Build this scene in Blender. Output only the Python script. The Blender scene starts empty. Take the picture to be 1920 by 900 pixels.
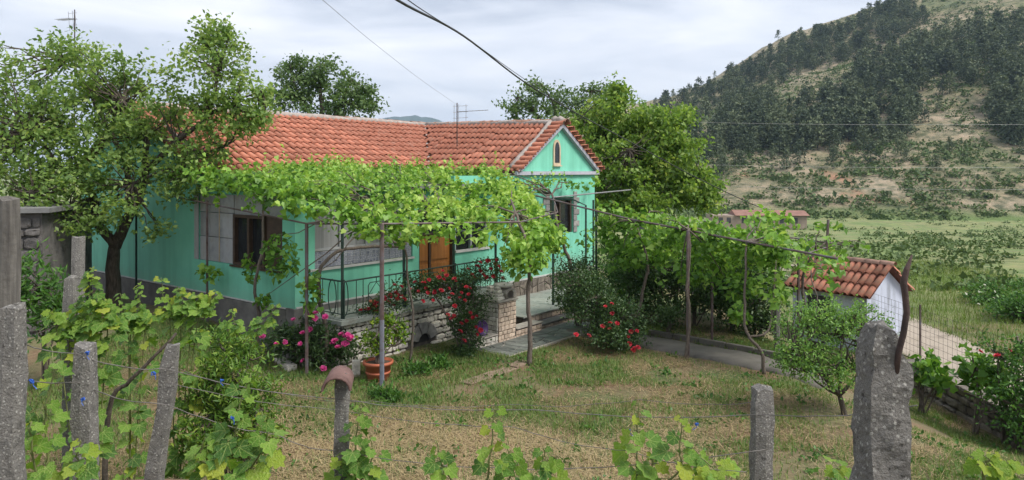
import bpy, bmesh, math, random
import numpy as np
from mathutils import Vector, Matrix
R = math.radians
rng = np.random.default_rng(7)
random.seed(7)
sc = bpy.context.scene
COL = sc.collection

# ------------------------------------------------------------------ camera, sky, sun, exposure
F = 1350.0                                   # focal length in photo pixels (1920 wide)
HZ = 320.0                                   # photo row of the horizon
CAMZ = 4.0
cd = bpy.data.cameras.new('camera'); cam = bpy.data.objects.new('camera', cd); COL.objects.link(cam)
cam.location = (0, 0, CAMZ); cam.rotation_euler = (R(90), 0, 0)
cd.sensor_width = 36; cd.lens = 36 * F / 1920; cd.shift_y = -(450 - HZ) / 1920
cd.clip_start = 0.1; cd.clip_end = 20000
sc.camera = cam

SUN_EL, SUN_AZ = 52, 118                     # azimuth clockwise from +Y (view direction)
w = bpy.data.worlds.new('World'); sc.world = w; w.use_nodes = True
nt = w.node_tree; nt.nodes.clear()
N = nt.nodes.new; L = nt.links.new
out = N('ShaderNodeOutputWorld'); bg = N('ShaderNodeBackground'); bg.inputs['Strength'].default_value = 0.1
sky = N('ShaderNodeTexSky'); sky.sky_type = 'NISHITA'; sky.sun_disc = False
sky.sun_elevation = R(SUN_EL); sky.sun_rotation = R(SUN_AZ); sky.dust_density = 2.0
tc = N('ShaderNodeTexCoord'); mp = N('ShaderNodeMapping'); mp.inputs['Scale'].default_value = (1.6, 1.6, 7.0)
mp.inputs['Rotation'].default_value = (0.06, 0.03, 0.5)
n1 = N('ShaderNodeTexNoise'); n1.inputs['Scale'].default_value = 1.9; n1.inputs['Detail'].default_value = 7
n1.inputs['Roughness'].default_value = 0.52; n1.inputs['Distortion'].default_value = 0.35
rp = N('ShaderNodeValToRGB'); e = rp.color_ramp.elements
e[0].position = 0.34; e[0].color = (2.15, 2.3, 2.64, 1)
e[1].position = 0.66; e[1].color = (3.95, 3.92, 4.0, 1)
m_ = rp.color_ramp.elements.new(0.48); m_.color = (3.05, 3.15, 3.43, 1)
mx = N('ShaderNodeMixRGB'); mx.inputs['Fac'].default_value = 0.93
L(tc.outputs['Generated'], mp.inputs['Vector']); L(mp.outputs['Vector'], n1.inputs['Vector'])
L(n1.outputs['Fac'], rp.inputs['Fac']); L(sky.outputs['Color'], mx.inputs['Color1']); L(rp.outputs['Color'], mx.inputs['Color2'])
L(mx.outputs['Color'], bg.inputs['Color']); L(bg.outputs['Background'], out.inputs['Surface'])

sl = bpy.data.lights.new('sun', 'SUN'); sun = bpy.data.objects.new('sun', sl); COL.objects.link(sun)
sl.energy = 1.5; sl.angle = R(22); sl.color = (1.0, 0.95, 0.87)
sdir = Vector((math.sin(R(SUN_AZ)) * math.cos(R(SUN_EL)), math.cos(R(SUN_AZ)) * math.cos(R(SUN_EL)), math.sin(R(SUN_EL))))
sun.rotation_euler = sdir.to_track_quat('Z', 'Y').to_euler(); sun.location = (20, -10, 40)
sc.view_settings.view_transform = 'Standard'; sc.view_settings.look = 'None'
sc.view_settings.exposure = 1.6; sc.view_settings.gamma = 1.0; sc.view_settings.use_curve_mapping = False
sc.render.engine = 'CYCLES'
sc.cycles.use_denoising = True; sc.cycles.max_bounces = 8; sc.cycles.diffuse_bounces = 5
sc.cycles.transmission_bounces = 4; sc.cycles.transparent_max_bounces = 6; sc.cycles.volume_bounces = 0

# ------------------------------------------------------------------ helpers
def at(px, py, d):
    """world point seen at photo pixel px,py, d metres in front of the camera"""
    return Vector(((px - 960) / F * d, d, CAMZ - (py - HZ) / F * d))
def atz(px, d, z): return Vector(((px - 960) / F * d, d, z))

def link(o, parent=None):
    COL.objects.link(o)
    if parent is not None: o.parent = parent
    return o
def tag(o, label, cat, group=None, kind=None):
    if label: o['label'] = label
    if cat: o['category'] = cat
    if group: o['group'] = group
    if kind: o['kind'] = kind
    return o
def empty(name, loc=(0, 0, 0), rz=0.0, label=None, cat=None, group=None):
    o = bpy.data.objects.new(name, None); o.empty_display_size = 0.2
    o.location = loc; o.rotation_euler = (0, 0, rz); link(o)
    return tag(o, label, cat, group)
def obj(name, me, parent=None, mat=None):
    if mat is not None: me.materials.append(mat)
    return link(bpy.data.objects.new(name, me), parent)
def np_mesh(name, V, Fc, mat=None, rnd=None, smooth=False):
    """V (n,3), Fc (m,k)"""
    V = np.asarray(V, np.float32); Fc = np.asarray(Fc, np.int32)
    me = bpy.data.meshes.new(name); n, (m, k) = len(V), Fc.shape
    me.vertices.add(n); me.vertices.foreach_set('co', V.ravel())
    me.loops.add(m * k); me.loops.foreach_set('vertex_index', Fc.ravel())
    me.polygons.add(m); me.polygons.foreach_set('loop_start', np.arange(0, m * k, k, dtype=np.int32))
    me.polygons.foreach_set('loop_total', np.full(m, k, np.int32))
    if smooth: me.polygons.foreach_set('use_smooth', np.ones(m, bool))
    if rnd is not None:
        a = me.attributes.new('rnd', 'FLOAT', 'POINT'); a.data.foreach_set('value', np.asarray(rnd, np.float32))
    me.update(calc_edges=True); me.validate()
    if mat is not None: me.materials.append(mat)
    return me

class MB:
    def __init__(s): s.v = []; s.f = []
    def add(s, vs, fs):
        o = len(s.v); s.v += [tuple(x) for x in vs]; s.f += [tuple(i + o for i in f) for f in fs]; return s
    def box(s, a, b, jit=0.0):
        (x0, y0, z0), (x1, y1, z1) = a, b
        vs = [(x0, y0, z0), (x1, y0, z0), (x1, y1, z0), (x0, y1, z0), (x0, y0, z1), (x1, y0, z1), (x1, y1, z1), (x0, y1, z1)]
        if jit: vs = [tuple(c + random.uniform(-jit, jit) for c in v) for v in vs]
        return s.add(vs, [(0, 3, 2, 1), (4, 5, 6, 7), (0, 1, 5, 4), (1, 2, 6, 5), (2, 3, 7, 6), (3, 0, 4, 7)])
    def tube(s, pts, rad, n=6, cap=True):
        pts = [Vector(p) for p in pts]
        if not hasattr(rad, '__len__'): rad = [rad] * len(pts)
        o = len(s.v); ref = None
        for i, p in enumerate(pts):
            t = (pts[min(i + 1, len(pts) - 1)] - pts[max(i - 1, 0)])
            if t.length < 1e-9: t = Vector((0, 0, 1))
            t.normalize()
            if ref is None:
                ref = Vector((1, 0, 0)) if abs(t.x) < .8 else Vector((0, 1, 0))
            a = (ref - t * ref.dot(t)).normalized(); b = t.cross(a); ref = a
            for k in range(n):
                an = 2 * math.pi * k / n
                s.v.append(tuple(p + (a * math.cos(an) + b * math.sin(an)) * rad[i]))
        for i in range(len(pts) - 1):
            for k in range(n):
                k2 = (k + 1) % n
                s.f.append((o + i * n + k, o + i * n + k2, o + (i + 1) * n + k2, o + (i + 1) * n + k))
        if cap:
            s.f.append(tuple(o + k for k in reversed(range(n)))); q = o + (len(pts) - 1) * n
            s.f.append(tuple(q + k for k in range(n)))
        return s
    def lathe(s, prof, n=20, c=(0, 0, 0)):
        o = len(s.v)
        for r, z in prof:
            for k in range(n):
                an = 2 * math.pi * k / n; s.v.append((c[0] + r * math.cos(an), c[1] + r * math.sin(an), c[2] + z))
        for i in range(len(prof) - 1):
            for k in range(n):
                k2 = (k + 1) % n; s.f.append((o + i * n + k, o + i * n + k2, o + (i + 1) * n + k2, o + (i + 1) * n + k))
        s.f.append(tuple(o + k for k in reversed(range(n)))); q = o + (len(prof) - 1) * n
        s.f.append(tuple(q + k for k in range(n)))
        return s
    def prism(s, poly, y0, y1):
        """polygon in local x,z extruded in y"""
        n = len(poly); vs = [(x, y0, z) for x, z in poly] + [(x, y1, z) for x, z in poly]
        fs = [tuple(range(n)), tuple(reversed(range(n, 2 * n)))] + [((i + 1) % n, i, n + i, n + (i + 1) % n) for i in range(n)]
        return s.add(vs, fs)
    def build(s, name, mat, parent=None, smooth=False, bevel=0.0):
        me = bpy.data.meshes.new(name); me.from_pydata(s.v, [], s.f)
        bm = bmesh.new(); bm.from_mesh(me)
        bmesh.ops.recalc_face_normals(bm, faces=bm.faces)
        bm.to_mesh(me); bm.free()
        if smooth:
            me.polygons.foreach_set('use_smooth', np.ones(len(me.polygons), bool))
        o = obj(name, me, parent, mat)
        if bevel:
            m = o.modifiers.new('bevel', 'BEVEL'); m.width = bevel; m.segments = 2; m.limit_method = 'ANGLE'
        return o

# ------------------------------------------------------------------ materials
def mat_new(name):
    m = bpy.data.materials.new(name); m.use_nodes = True
    nt = m.node_tree; b = nt.nodes['Principled BSDF']; return m, nt, b
def noise(nt, scale, detail=5, rough=.55, coord='Object', vec=None, stretch=None):
    n = nt.nodes.new('ShaderNodeTexNoise'); n.inputs['Scale'].default_value = scale
    n.inputs['Detail'].default_value = detail; n.inputs['Roughness'].default_value = rough
    c = nt.nodes.new('ShaderNodeTexCoord'); src = c.outputs[coord] if coord != 'World' else None
    if coord == 'World':
        g = nt.nodes.new('ShaderNodeNewGeometry'); src = g.outputs['Position']
    if stretch:
        mp = nt.nodes.new('ShaderNodeMapping'); mp.inputs['Scale'].default_value = stretch
        nt.links.new(src, mp.inputs['Vector']); src = mp.outputs['Vector']
    nt.links.new(src, n.inputs['Vector'])
    return n.outputs['Fac']
def ramp(nt, fac, stops):
    r = nt.nodes.new('ShaderNodeValToRGB'); els = r.color_ramp.elements
    els[0].position, els[0].color = stops[0][0], (*stops[0][1], 1)
    els[1].position, els[1].color = stops[-1][0], (*stops[-1][1], 1)
    for p, c in stops[1:-1]:
        x = els.new(p); x.color = (*c, 1)
    nt.links.new(fac, r.inputs['Fac']); return r.outputs['Color']
def mixc(nt, fac, a, b, mode='MIX'):
    m = nt.nodes.new('ShaderNodeMixRGB'); m.blend_type = mode
    for s, v in (('Fac', fac), ('Color1', a), ('Color2', b)):
        if isinstance(v, (int, float)): m.inputs[s].default_value = v
        elif isinstance(v, tuple): m.inputs[s].default_value = (*v, 1)
        else: nt.links.new(v, m.inputs[s])
    return m.outputs['Color']
def bump(nt, b, fac, strength=.3, dist=.02):
    n = nt.nodes.new('ShaderNodeBump'); n.inputs['Strength'].default_value = strength; n.inputs['Distance'].default_value = dist
    nt.links.new(fac, n.inputs['Height']); nt.links.new(n.outputs['Normal'], b.inputs['Normal'])
def M_noise(name, c0, c1, scale=6, rough=.85, c2=None, bstr=.25, bdist=.01, coord='Object', rand=0.0, bscale=None, stretch=None, metal=0):
    """two/three tone noise-mottled material; rand adds brightness change by object"""
    m, nt, b = mat_new(name); f = noise(nt, scale, 6, .6, coord, stretch=stretch)
    st = [(.32, c0), (.68, c1)] if c2 is None else [(.28, c0), (.5, c1), (.72, c2)]
    col = ramp(nt, f, st)
    if rand:
        oi = nt.nodes.new('ShaderNodeObjectInfo')
        k = ramp(nt, oi.outputs['Random'], [(0, (1 - rand,) * 3), (1, (1 + rand, 1 + rand * .95, 1 + rand * .9))])
        col = mixc(nt, 1.0, col, k, 'MULTIPLY')
    nt.links.new(col, b.inputs['Base Color']); b.inputs['Roughness'].default_value = rough; b.inputs['Metallic'].default_value = metal
    if bstr: bump(nt, b, noise(nt, bscale or scale * 3, 6, .65, coord), bstr, bdist)
    return m
def fresh(stops): return [(p, (c[0] * 1.02, c[1] * 1.08, c[2] * 1.2)) for p, c in stops]
def M_leaf(name, stops, trans=.35, gloss=.45, sat=None):
    """leaf: colour varies leaf by leaf through the per-leaf value 'rnd'; light passes through"""
    m, nt, b = mat_new(name); a = nt.nodes.new('ShaderNodeAttribute'); a.attribute_name = 'rnd'
    col = ramp(nt, a.outputs['Fac'], stops)
    nt.links.new(col, b.inputs['Base Color']); b.inputs['Roughness'].default_value = gloss
    b.inputs['Specular IOR Level'].default_value = .35
    t = nt.nodes.new('ShaderNodeBsdfTranslucent'); mm = nt.nodes.new('ShaderNodeMixShader'); mm.inputs[0].default_value = trans
    nt.links.new(mixc(nt, 1.0, col, (1.2, 1.2, .7), 'MULTIPLY'), t.inputs['Color'])
    o = nt.nodes['Material Output']
    nt.links.new(b.outputs[0], mm.inputs[1]); nt.links.new(t.outputs[0], mm.inputs[2]); nt.links.new(mm.outputs[0], o.inputs['Surface'])
    return m
def M_leaf_obj(name, stops, trans=.35, gloss=.42):
    """large single leaves: colour varies by object, with veins and blotches"""
    m, nt, b = mat_new(name); oi = nt.nodes.new('ShaderNodeObjectInfo')
    f = nt.nodes.new('ShaderNodeMath'); f.operation = 'ADD'; f.use_clamp = True
    nz = nt.nodes.new('ShaderNodeMath'); nz.operation = 'MULTIPLY_ADD'; nz.inputs[1].default_value = .5; nz.inputs[2].default_value = -.25
    nt.links.new(noise(nt, 6, 4), nz.inputs[0]); nt.links.new(oi.outputs['Random'], f.inputs[0]); nt.links.new(nz.outputs[0], f.inputs[1])
    col = ramp(nt, f.outputs[0], stops); nt.links.new(col, b.inputs['Base Color']); b.inputs['Roughness'].default_value = gloss
    co = nt.nodes.new('ShaderNodeTexCoord'); sp = nt.nodes.new('ShaderNodeSeparateXYZ'); nt.links.new(co.outputs['Object'], sp.inputs[0])
    def mth(op, a, b_=None):
        n_ = nt.nodes.new('ShaderNodeMath'); n_.operation = op
        for i_, v_ in enumerate((a, b_)):
            if v_ is None: continue
            if isinstance(v_, (int, float)): n_.inputs[i_].default_value = v_
            else: nt.links.new(v_, n_.inputs[i_])
        return n_.outputs[0]
    ya = mth('ABSOLUTE', sp.outputs['Y']); xx_ = mth('SUBTRACT', sp.outputs['X'], .1); dist = ya
    for an in (38, 82):
        q_ = mth('ABSOLUTE', mth('SUBTRACT', mth('MULTIPLY', xx_, math.sin(R(an))), mth('MULTIPLY', ya, math.cos(R(an))))); dist = mth('MINIMUM', dist, q_)
    vein = ramp(nt, dist, [(.008, (1, 1, 1)), (.03, (0, 0, 0))]); col = mixc(nt, mixc(nt, .55, vein, (0, 0, 0)), col, (.42, .50, .16)); nt.links.new(col, b.inputs['Base Color'])
    bump(nt, b, noise(nt, 9, 3), .6, .05)
    t = nt.nodes.new('ShaderNodeBsdfTranslucent'); mm = nt.nodes.new('ShaderNodeMixShader'); mm.inputs[0].default_value = trans
    nt.links.new(mixc(nt, 1.0, col, (1.25, 1.2, .5), 'MULTIPLY'), t.inputs['Color'])
    o = nt.nodes['Material Output']
    nt.links.new(b.outputs[0], mm.inputs[1]); nt.links.new(t.outputs[0], mm.inputs[2]); nt.links.new(mm.outputs[0], o.inputs['Surface'])
    return m

MT = {}
MT['paint'] = M_noise('turquoise_paint', (.18, .55, .405), (.21, .60, .45), 1.3, .8, bstr=.15, bscale=60, bdist=.004)
def _paint_streaks():                                     # faint water streaks and dirty patches in the paint
    m = MT['paint']; nt = m.node_tree; b = nt.nodes['Principled BSDF']; src = b.inputs['Base Color'].links[0].from_socket
    f = noise(nt, 1.0, 5, .6, 'Object', stretch=(2.6, 2.6, .22))
    k = ramp(nt, f, [(.34, (.72, .77, .74)), (.56, (1, 1, 1))]); c_ = mixc(nt, .8, src, k, 'MULTIPLY')
    f2 = noise(nt, .9, 6, .6); k2 = ramp(nt, f2, [(.40, (1, 1, 1)), (.62, (.84, .90, .90))]); c_ = mixc(nt, .7, c_, k2, 'MULTIPLY')
    co = nt.nodes.new('ShaderNodeTexCoord'); sp = nt.nodes.new('ShaderNodeSeparateXYZ'); nt.links.new(co.outputs['Object'], sp.inputs[0])
    ad = nt.nodes.new('ShaderNodeMath'); ad.operation = 'MULTIPLY_ADD'; ad.inputs[1].default_value = .7; nt.links.new(noise(nt, 5, 6, .7), ad.inputs[0]); nt.links.new(sp.outputs['Z'], ad.inputs[2])
    mr = nt.nodes.new('ShaderNodeMapRange'); mr.inputs['From Min'].default_value = 1.75; mr.inputs['From Max'].default_value = 1.3; nt.links.new(ad.outputs[0], mr.inputs['Value'])
    nt.links.new(mixc(nt, mixc(nt, .6, mr.outputs[0], (0, 0, 0)), c_, (.23, .30, .24)), b.inputs['Base Color'])   # mud splashed up from the ground
_paint_streaks()
MT['sill'] = M_noise('pale_render', (.42, .42, .42), (.55, .54, .53), 5, .8)
MT['trim'] = M_noise('lilac_grey_trim', (.34, .34, .40), (.44, .44, .50), 6, .75)
MT['plinth'] = M_noise('grey_plinth', (.10, .095, .09), (.19, .18, .17), 4, .9, bstr=.4)
MT['marble'] = M_noise('grey_marble_panel', (.22, .23, .25), (.34, .35, .37), 2.5, .55, c2=(.28, .27, .26), rand=.12)
MT['glass'] = M_noise('dark_glass', (.012, .014, .016), (.03, .034, .038), 1.5, .12, bstr=0)
MT['curtain'] = M_noise('grey_curtain', (.16, .165, .17), (.27, .275, .28), 1.0, .9, stretch=(14, 14, .3), bstr=.2)
MT['brownframe'] = M_noise('brown_window_frame', (.045, .028, .02), (.08, .05, .035), 8, .5)
MT['door'] = M_noise('orange_wood_door', (.28, .10, .022), (.40, .16, .04), 3, .5, stretch=(6, 6, .5), bstr=.15)
MT['creamframe'] = M_noise('cream_frame', (.45, .35, .24), (.58, .47, .34), 6, .7)
MT['tile'] = M_noise('terracotta_tile', (.26, .092, .058), (.40, .15, .095), 4, .9, c2=(.36, .18, .13), rand=.22, bstr=.35, bdist=.008)
MT['ridge'] = M_noise('weathered_ridge_tile', (.22, .13, .10), (.40, .24, .18), 7, .9, rand=.2, bstr=.4)
MT['mortar'] = M_noise('roof_mortar', (.24, .21, .19), (.40, .35, .32), 8, .95, bstr=.6, bdist=.02)
MT['undertile'] = M_noise('roof_under', (.10, .038, .025), (.16, .06, .04), 5, .95)
MT['stone'] = M_noise('limestone', (.30, .28, .25), (.62, .59, .53), 7, .9, c2=(.48, .43, .37), rand=.28, bstr=.7, bdist=.02)
MT['darkstone'] = M_noise('grey_arch_stone', (.17, .165, .16), (.30, .29, .28), 9, .9, rand=.15, bstr=.6, bdist=.015)
MT['joint'] = M_noise('dark_mortar', (.055, .048, .042), (.12, .105, .09), 9, .95, bstr=.5)
MT['palemortar'] = M_noise('pale_mortar', (.28, .25, .22), (.40, .37, .33), 9, .95)
MT['slab'] = M_noise('grey_green_slab', (.17, .19, .17), (.29, .31, .28), 5, .85, c2=(.22, .21, .18), bstr=.4)
MT['pave'] = M_noise('crazy_paving_stone', (.085, .095, .088), (.17, .18, .165), 5, .75, rand=.25, bstr=.3)
MT['clad'] = M_noise('brown_cladding_stone', (.10, .085, .07), (.22, .19, .16), 6, .85, rand=.3, bstr=.4)
MT['brick'] = M_noise('oven_stone_brick', (.38, .28, .21), (.62, .50, .40), 8, .9, c2=(.54, .44, .36), rand=.25, bstr=.6, bdist=.012)
MT['rail'] = M_noise('dark_green_iron', (.012, .03, .024), (.03, .06, .048), 12, .5)
MT['post'] = M_noise('rusty_painted_steel', (.05, .028, .024), (.12, .085, .08), 5, .65, c2=(.11, .12, .15), bstr=.3)
MT['bluepost'] = M_noise('blue_grey_steel', (.09, .10, .13), (.16, .17, .21), 5, .6, c2=(.10, .06, .05))
MT['steel'] = M_noise('galvanised', (.22, .22, .22), (.36, .36, .36), 9, .45, metal=.6)
MT['wire'] = M_noise('old_wire', (.07, .06, .055), (.17, .16, .15), 20, .6)
MT['cable'] = M_noise('cable_and_recess_black', (.012, .012, .013), (.03, .03, .03), 9, .6, bstr=0)
MT['concrete'] = M_noise('lichen_concrete', (.10, .095, .088), (.21, .20, .185), 16, .95, c2=(.15, .14, .13), bstr=1.0, bdist=.02, bscale=95)
def _lichen():
    m = MT['concrete']; nt = m.node_tree; b = nt.nodes['Principled BSDF']; src = b.inputs['Base Color'].links[0].from_socket
    v = nt.nodes.new('ShaderNodeTexVoronoi'); v.inputs['Scale'].default_value = 52; v.inputs['Randomness'].default_value = 1
    c = nt.nodes.new('ShaderNodeTexCoord'); nt.links.new(c.outputs['Object'], v.inputs['Vector'])
    k = ramp(nt, v.outputs['Distance'], [(.20, (1, 1, 1)), (.30, (0, 0, 0))])
    col = mixc(nt, k, src, (.38, .37, .34))
    f2 = noise(nt, 38, 5, .6); k2 = ramp(nt, f2, [(.60, (0, 0, 0)), (.68, (1, 1, 1))])
    nt.links.new(mixc(nt, k2, col, (.065, .06, .055)), b.inputs['Base Color'])
_lichen()
MT['oldwood'] = M_noise('weathered_wood', (.06, .055, .05), (.15, .14, .125), 3, .95, stretch=(9, 9, .8), bstr=.7, bdist=.02)
MT['bark'] = M_noise('bark', (.035, .028, .022), (.11, .09, .07), 6, .95, stretch=(4, 4, .9), bstr=.8, bdist=.03)
MT['vinebark'] = M_noise('vine_bark', (.07, .055, .045), (.17, .14, .115), 9, .95, stretch=(5, 5, .8), bstr=.8, bdist=.02)
MT['twig'] = M_noise('green_twig', (.09, .12, .03), (.16, .17, .06), 9, .7, bstr=0)
MT['pot'] = M_noise('terracotta_plastic_pot', (.36, .10, .05), (.44, .13, .07), 5, .6)
MT['soil'] = M_noise('soil', (.05, .035, .025), (.11, .08, .055), 12, .95, bstr=.6)
MT['purple'] = M_noise('purple_plastic', (.055, .02, .11), (.08, .03, .15), 5, .4, bstr=0)
MT['red'] = M_noise('red_petals', (.32, .012, .025), (.52, .03, .05), 14, .6, rand=.35, bstr=0)
MT['pink'] = M_noise('pink_petals', (.50, .03, .19), (.70, .10, .34), 14, .6, rand=.3, bstr=0)
MT['white'] = M_noise('white_petals', (.6, .6, .5), (.75, .75, .65), 14, .6, bstr=0)
MT['blue'] = M_noise('blue_twine', (.015, .06, .36), (.03, .13, .5), 20, .6, bstr=0)
MT['rust'] = M_noise('rusty_iron', (.028, .019, .017), (.085, .052, .045), 14, .85, bstr=.6)
MT['whitewash'] = M_noise('blue_whitewash', (.27, .29, .34), (.47, .51, .62), 1.6, .85, c2=(.52, .56, .67), stretch=(2.5, 2.5, .7))
MT['roofsheet'] = M_noise('grey_roof_sheet', (.12, .12, .12), (.2, .2, .2), 3, .8)
MT['dark'] = M_noise('netting_and_dark_opening', (.035, .037, .04), (.07, .07, .075), 3, .95)
MT['stonedark'] = M_noise('old_dark_stone_wall', (.05, .048, .048), (.14, .13, .125), 2.2, .95, c2=(.09, .085, .085), bstr=.8, bdist=.05)
MT['pathc'] = M_noise('old_concrete_path', (.075, .068, .058), (.135, .125, .108), 2.0, .9, c2=(.10, .092, .08), bstr=.4)
MT['dirt'] = M_noise('pale_dirt_road', (.22, .185, .145), (.34, .29, .235), 1.2, .95, c2=(.27, .23, .175), bstr=.5, bdist=.03, coord='World')
MT['farm'] = M_noise('far_farm_wall', (.22, .17, .14), (.33, .26, .21), .6, .9, coord='World')

# leaf palettes: (position, colour)
Y_ = (.30, .36, .045); G1 = (.16, .27, .030); G2 = (.085, .175, .022); G3 = (.045, .105, .018)
MT['vineleaf'] = M_leaf('vine_leaf', fresh([(0, (.055, .13, .025)), (.35, (.13, .25, .035)), (.7, (.235, .40, .06)), (1, (.40, .52, .11))]), .42)
MT['vineleafR'] = M_leaf('vine_leaf_deep', fresh([(0, (.05, .12, .02)), (.45, (.10, .22, .026)), (.85, (.18, .32, .04)), (1, (.28, .38, .06))]), .42)
MT['linden'] = M_leaf('linden_leaf', fresh([(0, (.07, .135, .025)), (.5, (.17, .275, .045)), (.9, (.29, .38, .07)), (1, (.40, .45, .10))]), .48)
MT['lefttree'] = M_leaf('fruit_tree_leaf', fresh([(0, (.10, .17, .045)), (.5, (.20, .30, .075)), (.85, (.30, .39, .11)), (1, (.42, .48, .15))]), .5)
MT['backtree'] = M_leaf('back_tree_leaf', fresh([(0, (.06, .105, .04)), (.5, (.115, .18, .06)), (1, (.19, .26, .085))]), .4)
MT['smalltree'] = M_leaf('plum_leaf', fresh([(0, (.075, .16, .045)), (.5, (.16, .29, .06)), (1, (.28, .42, .09))]), .4)
MT['darkbush'] = M_leaf('dark_shrub_leaf', [(0, (.03, .065, .026)), (.5, (.06, .115, .04)), (1, (.11, .18, .06))], .28, .4)
MT['midbush'] = M_leaf('green_shrub_leaf', fresh([(0, (.035, .09, .02)), (.5, (.07, .16, .028)), (1, (.13, .25, .04))]), .32)
MT['oleander'] = M_leaf('oleander_leaf', [(0, (.05, .12, .022)), (.5, (.11, .22, .03)), (1, (.24, .33, .05))], .32)
MT['citrus'] = M_leaf('citrus_leaf', [(0, (.05, .12, .015)), (.5, (.12, .22, .02)), (1, (.26, .33, .03))], .3, .35)
MT['pine'] = M_leaf('pine_needles', [(0, (.036, .056, .034)), (.5, (.075, .106, .056)), (1, (.155, .185, .095))], .1, .7)
MT['scrub'] = M_leaf('scrub_leaf', [(0, (.045, .08, .026)), (.5, (.08, .13, .04)), (1, (.13, .185, .06))], .15, .7)
MT['grass'] = M_leaf('grass_blade', [(0, (.20, .14, .075)), (.28, (.50, .40, .24)), (.5, (.36, .29, .13)), (.68, (.19, .24, .07)), (1, (.09, .20, .045))], .3, .7)
MT['meadow'] = M_leaf('meadow_grass', [(0, (.16, .18, .05)), (.5, (.11, .19, .035)), (1, (.18, .26, .05))], .3, .6)
BIG = [M_leaf_obj('vine_leaf_green', [(0, (.06, .15, .025)), (.45, (.13, .27, .04)), (1, (.24, .40, .06))], .4),
       M_leaf_obj('vine_leaf_young', [(0, (.15, .30, .045)), (.5, (.26, .42, .055)), (1, (.44, .50, .07))], .48)]

# ------------------------------------------------------------------ leaf clouds
SH = {
 'leaf': (np.array([(0, 0, 0), (.5, .30, .07), (1, 0, -.06), (.5, -.30, .07)], float), np.array([(0, 2, 1), (0, 3, 2)])),
 'long': (np.array([(0, 0, 0), (.5, .13, .04), (1, 0, -.10), (.5, -.13, .04)], float), np.array([(0, 2, 1), (0, 3, 2)])),
 'vine': (np.array([(.36, 0, -.05), (.06, 0, 0), (-.06, .34, .06), (.40, .50, .07), (.60, .27, .02), (1, 0, -.14), (.60, -.27, .02), (.40, -.50, .07), (-.06, -.34, .06)], float),
          np.array([(0, 1 + (i + 1) % 8, 1 + i) for i in range(8)])),
 'blade': (np.array([(0, .5, 0), (0, -.5, 0), (1, 0, 0)], float), np.array([(0, 1, 2)])),
}
def unit(a): return a / np.maximum(np.linalg.norm(a, axis=1, keepdims=True), 1e-9)
def frames(n, up=1.0, droop=.35, g=rng):
    nrm = g.normal(size=(n, 3)); nrm = unit(nrm); nrm[:, 2] += up; nrm = unit(nrm)
    d = g.normal(size=(n, 3)); d[:, 2] -= droop; d -= nrm * np.sum(d * nrm, 1, keepdims=True); d = unit(d)
    return d, np.cross(nrm, d), nrm
def cloud(P, size, shape='leaf', up=1.0, droop=.35, rnd=None, g=rng, fr=None):
    P = np.asarray(P, float); n = len(P); sv, sf = SH[shape]
    size = np.broadcast_to(np.asarray(size, float), (n,))
    d, b, nr = fr if fr is not None else frames(n, up, droop, g)
    cu = g.uniform(-.8, 3.2, n)[:, None, None]
    V = P[:, None, :] + size[:, None, None] * (sv[None, :, 0, None] * d[:, None, :] + sv[None, :, 1, None] * b[:, None, :] + cu * sv[None, :, 2, None] * nr[:, None, :])
    k = len(sv); Fc = (np.arange(n) * k)[:, None, None] + sf[None]
    r = g.random(n) if rnd is None else np.asarray(rnd)
    return V.reshape(-1, 3), Fc.reshape(-1, 3), np.repeat(r, k)
def merge(parts):
    V, Fc, r, o = [], [], [], 0
    for a, b, c in parts:
        V.append(a); Fc.append(b + o); r.append(c); o += len(a)
    return np.concatenate(V), np.concatenate(Fc), np.concatenate(r)
def foliage(name, parts, mat, parent=None, kind='stuff'):
    V, Fc, r = merge(parts); o = link(bpy.data.objects.new(name, np_mesh(name, V, Fc, mat, r)), parent)
    if kind: o['kind'] = kind
    return o
def ball(n, g=rng, shell=.45):
    d = unit(g.normal(size=(n, 3))); return d * (g.random(n) ** shell)[:, None]

def curve_pts(a, b, sag=0.0, n=5, wob=0.0):
    a, b = Vector(a), Vector(b); L_ = (b - a).length; o = []
    for i in range(n + 1):
        t = i / n; p = a.lerp(b, t); p.z += sag * math.sin(math.pi * t)
        if 0 < i < n: p += Vector([random.uniform(-wob, wob) * L_ for _ in range(3)])
        o.append(p)
    return o
def limb(mb, pts, r0, r1, n=7, sub=3, wob=.02):
    """smooth tapered limb through control points"""
    pts = [Vector(p) for p in pts]; P = []
    for i in range(len(pts) - 1):
        p0 = pts[max(i - 1, 0)]; p1 = pts[i]; p2 = pts[i + 1]; p3 = pts[min(i + 2, len(pts) - 1)]
        for k in range(sub):
            t = k / sub
            q = .5 * ((2 * p1) + (p2 - p0) * t + (2 * p0 - 5 * p1 + 4 * p2 - p3) * t * t + (3 * p1 - p0 - 3 * p2 + p3) * t ** 3)
            if P: q += Vector([random.uniform(-wob, wob) for _ in range(3)])
            P.append(q)
    P.append(pts[-1]); m = len(P)
    mb.tube(P, [r0 + (r1 - r0) * (i / (m - 1)) ** .8 for i in range(m)], n)
    return P
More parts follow.
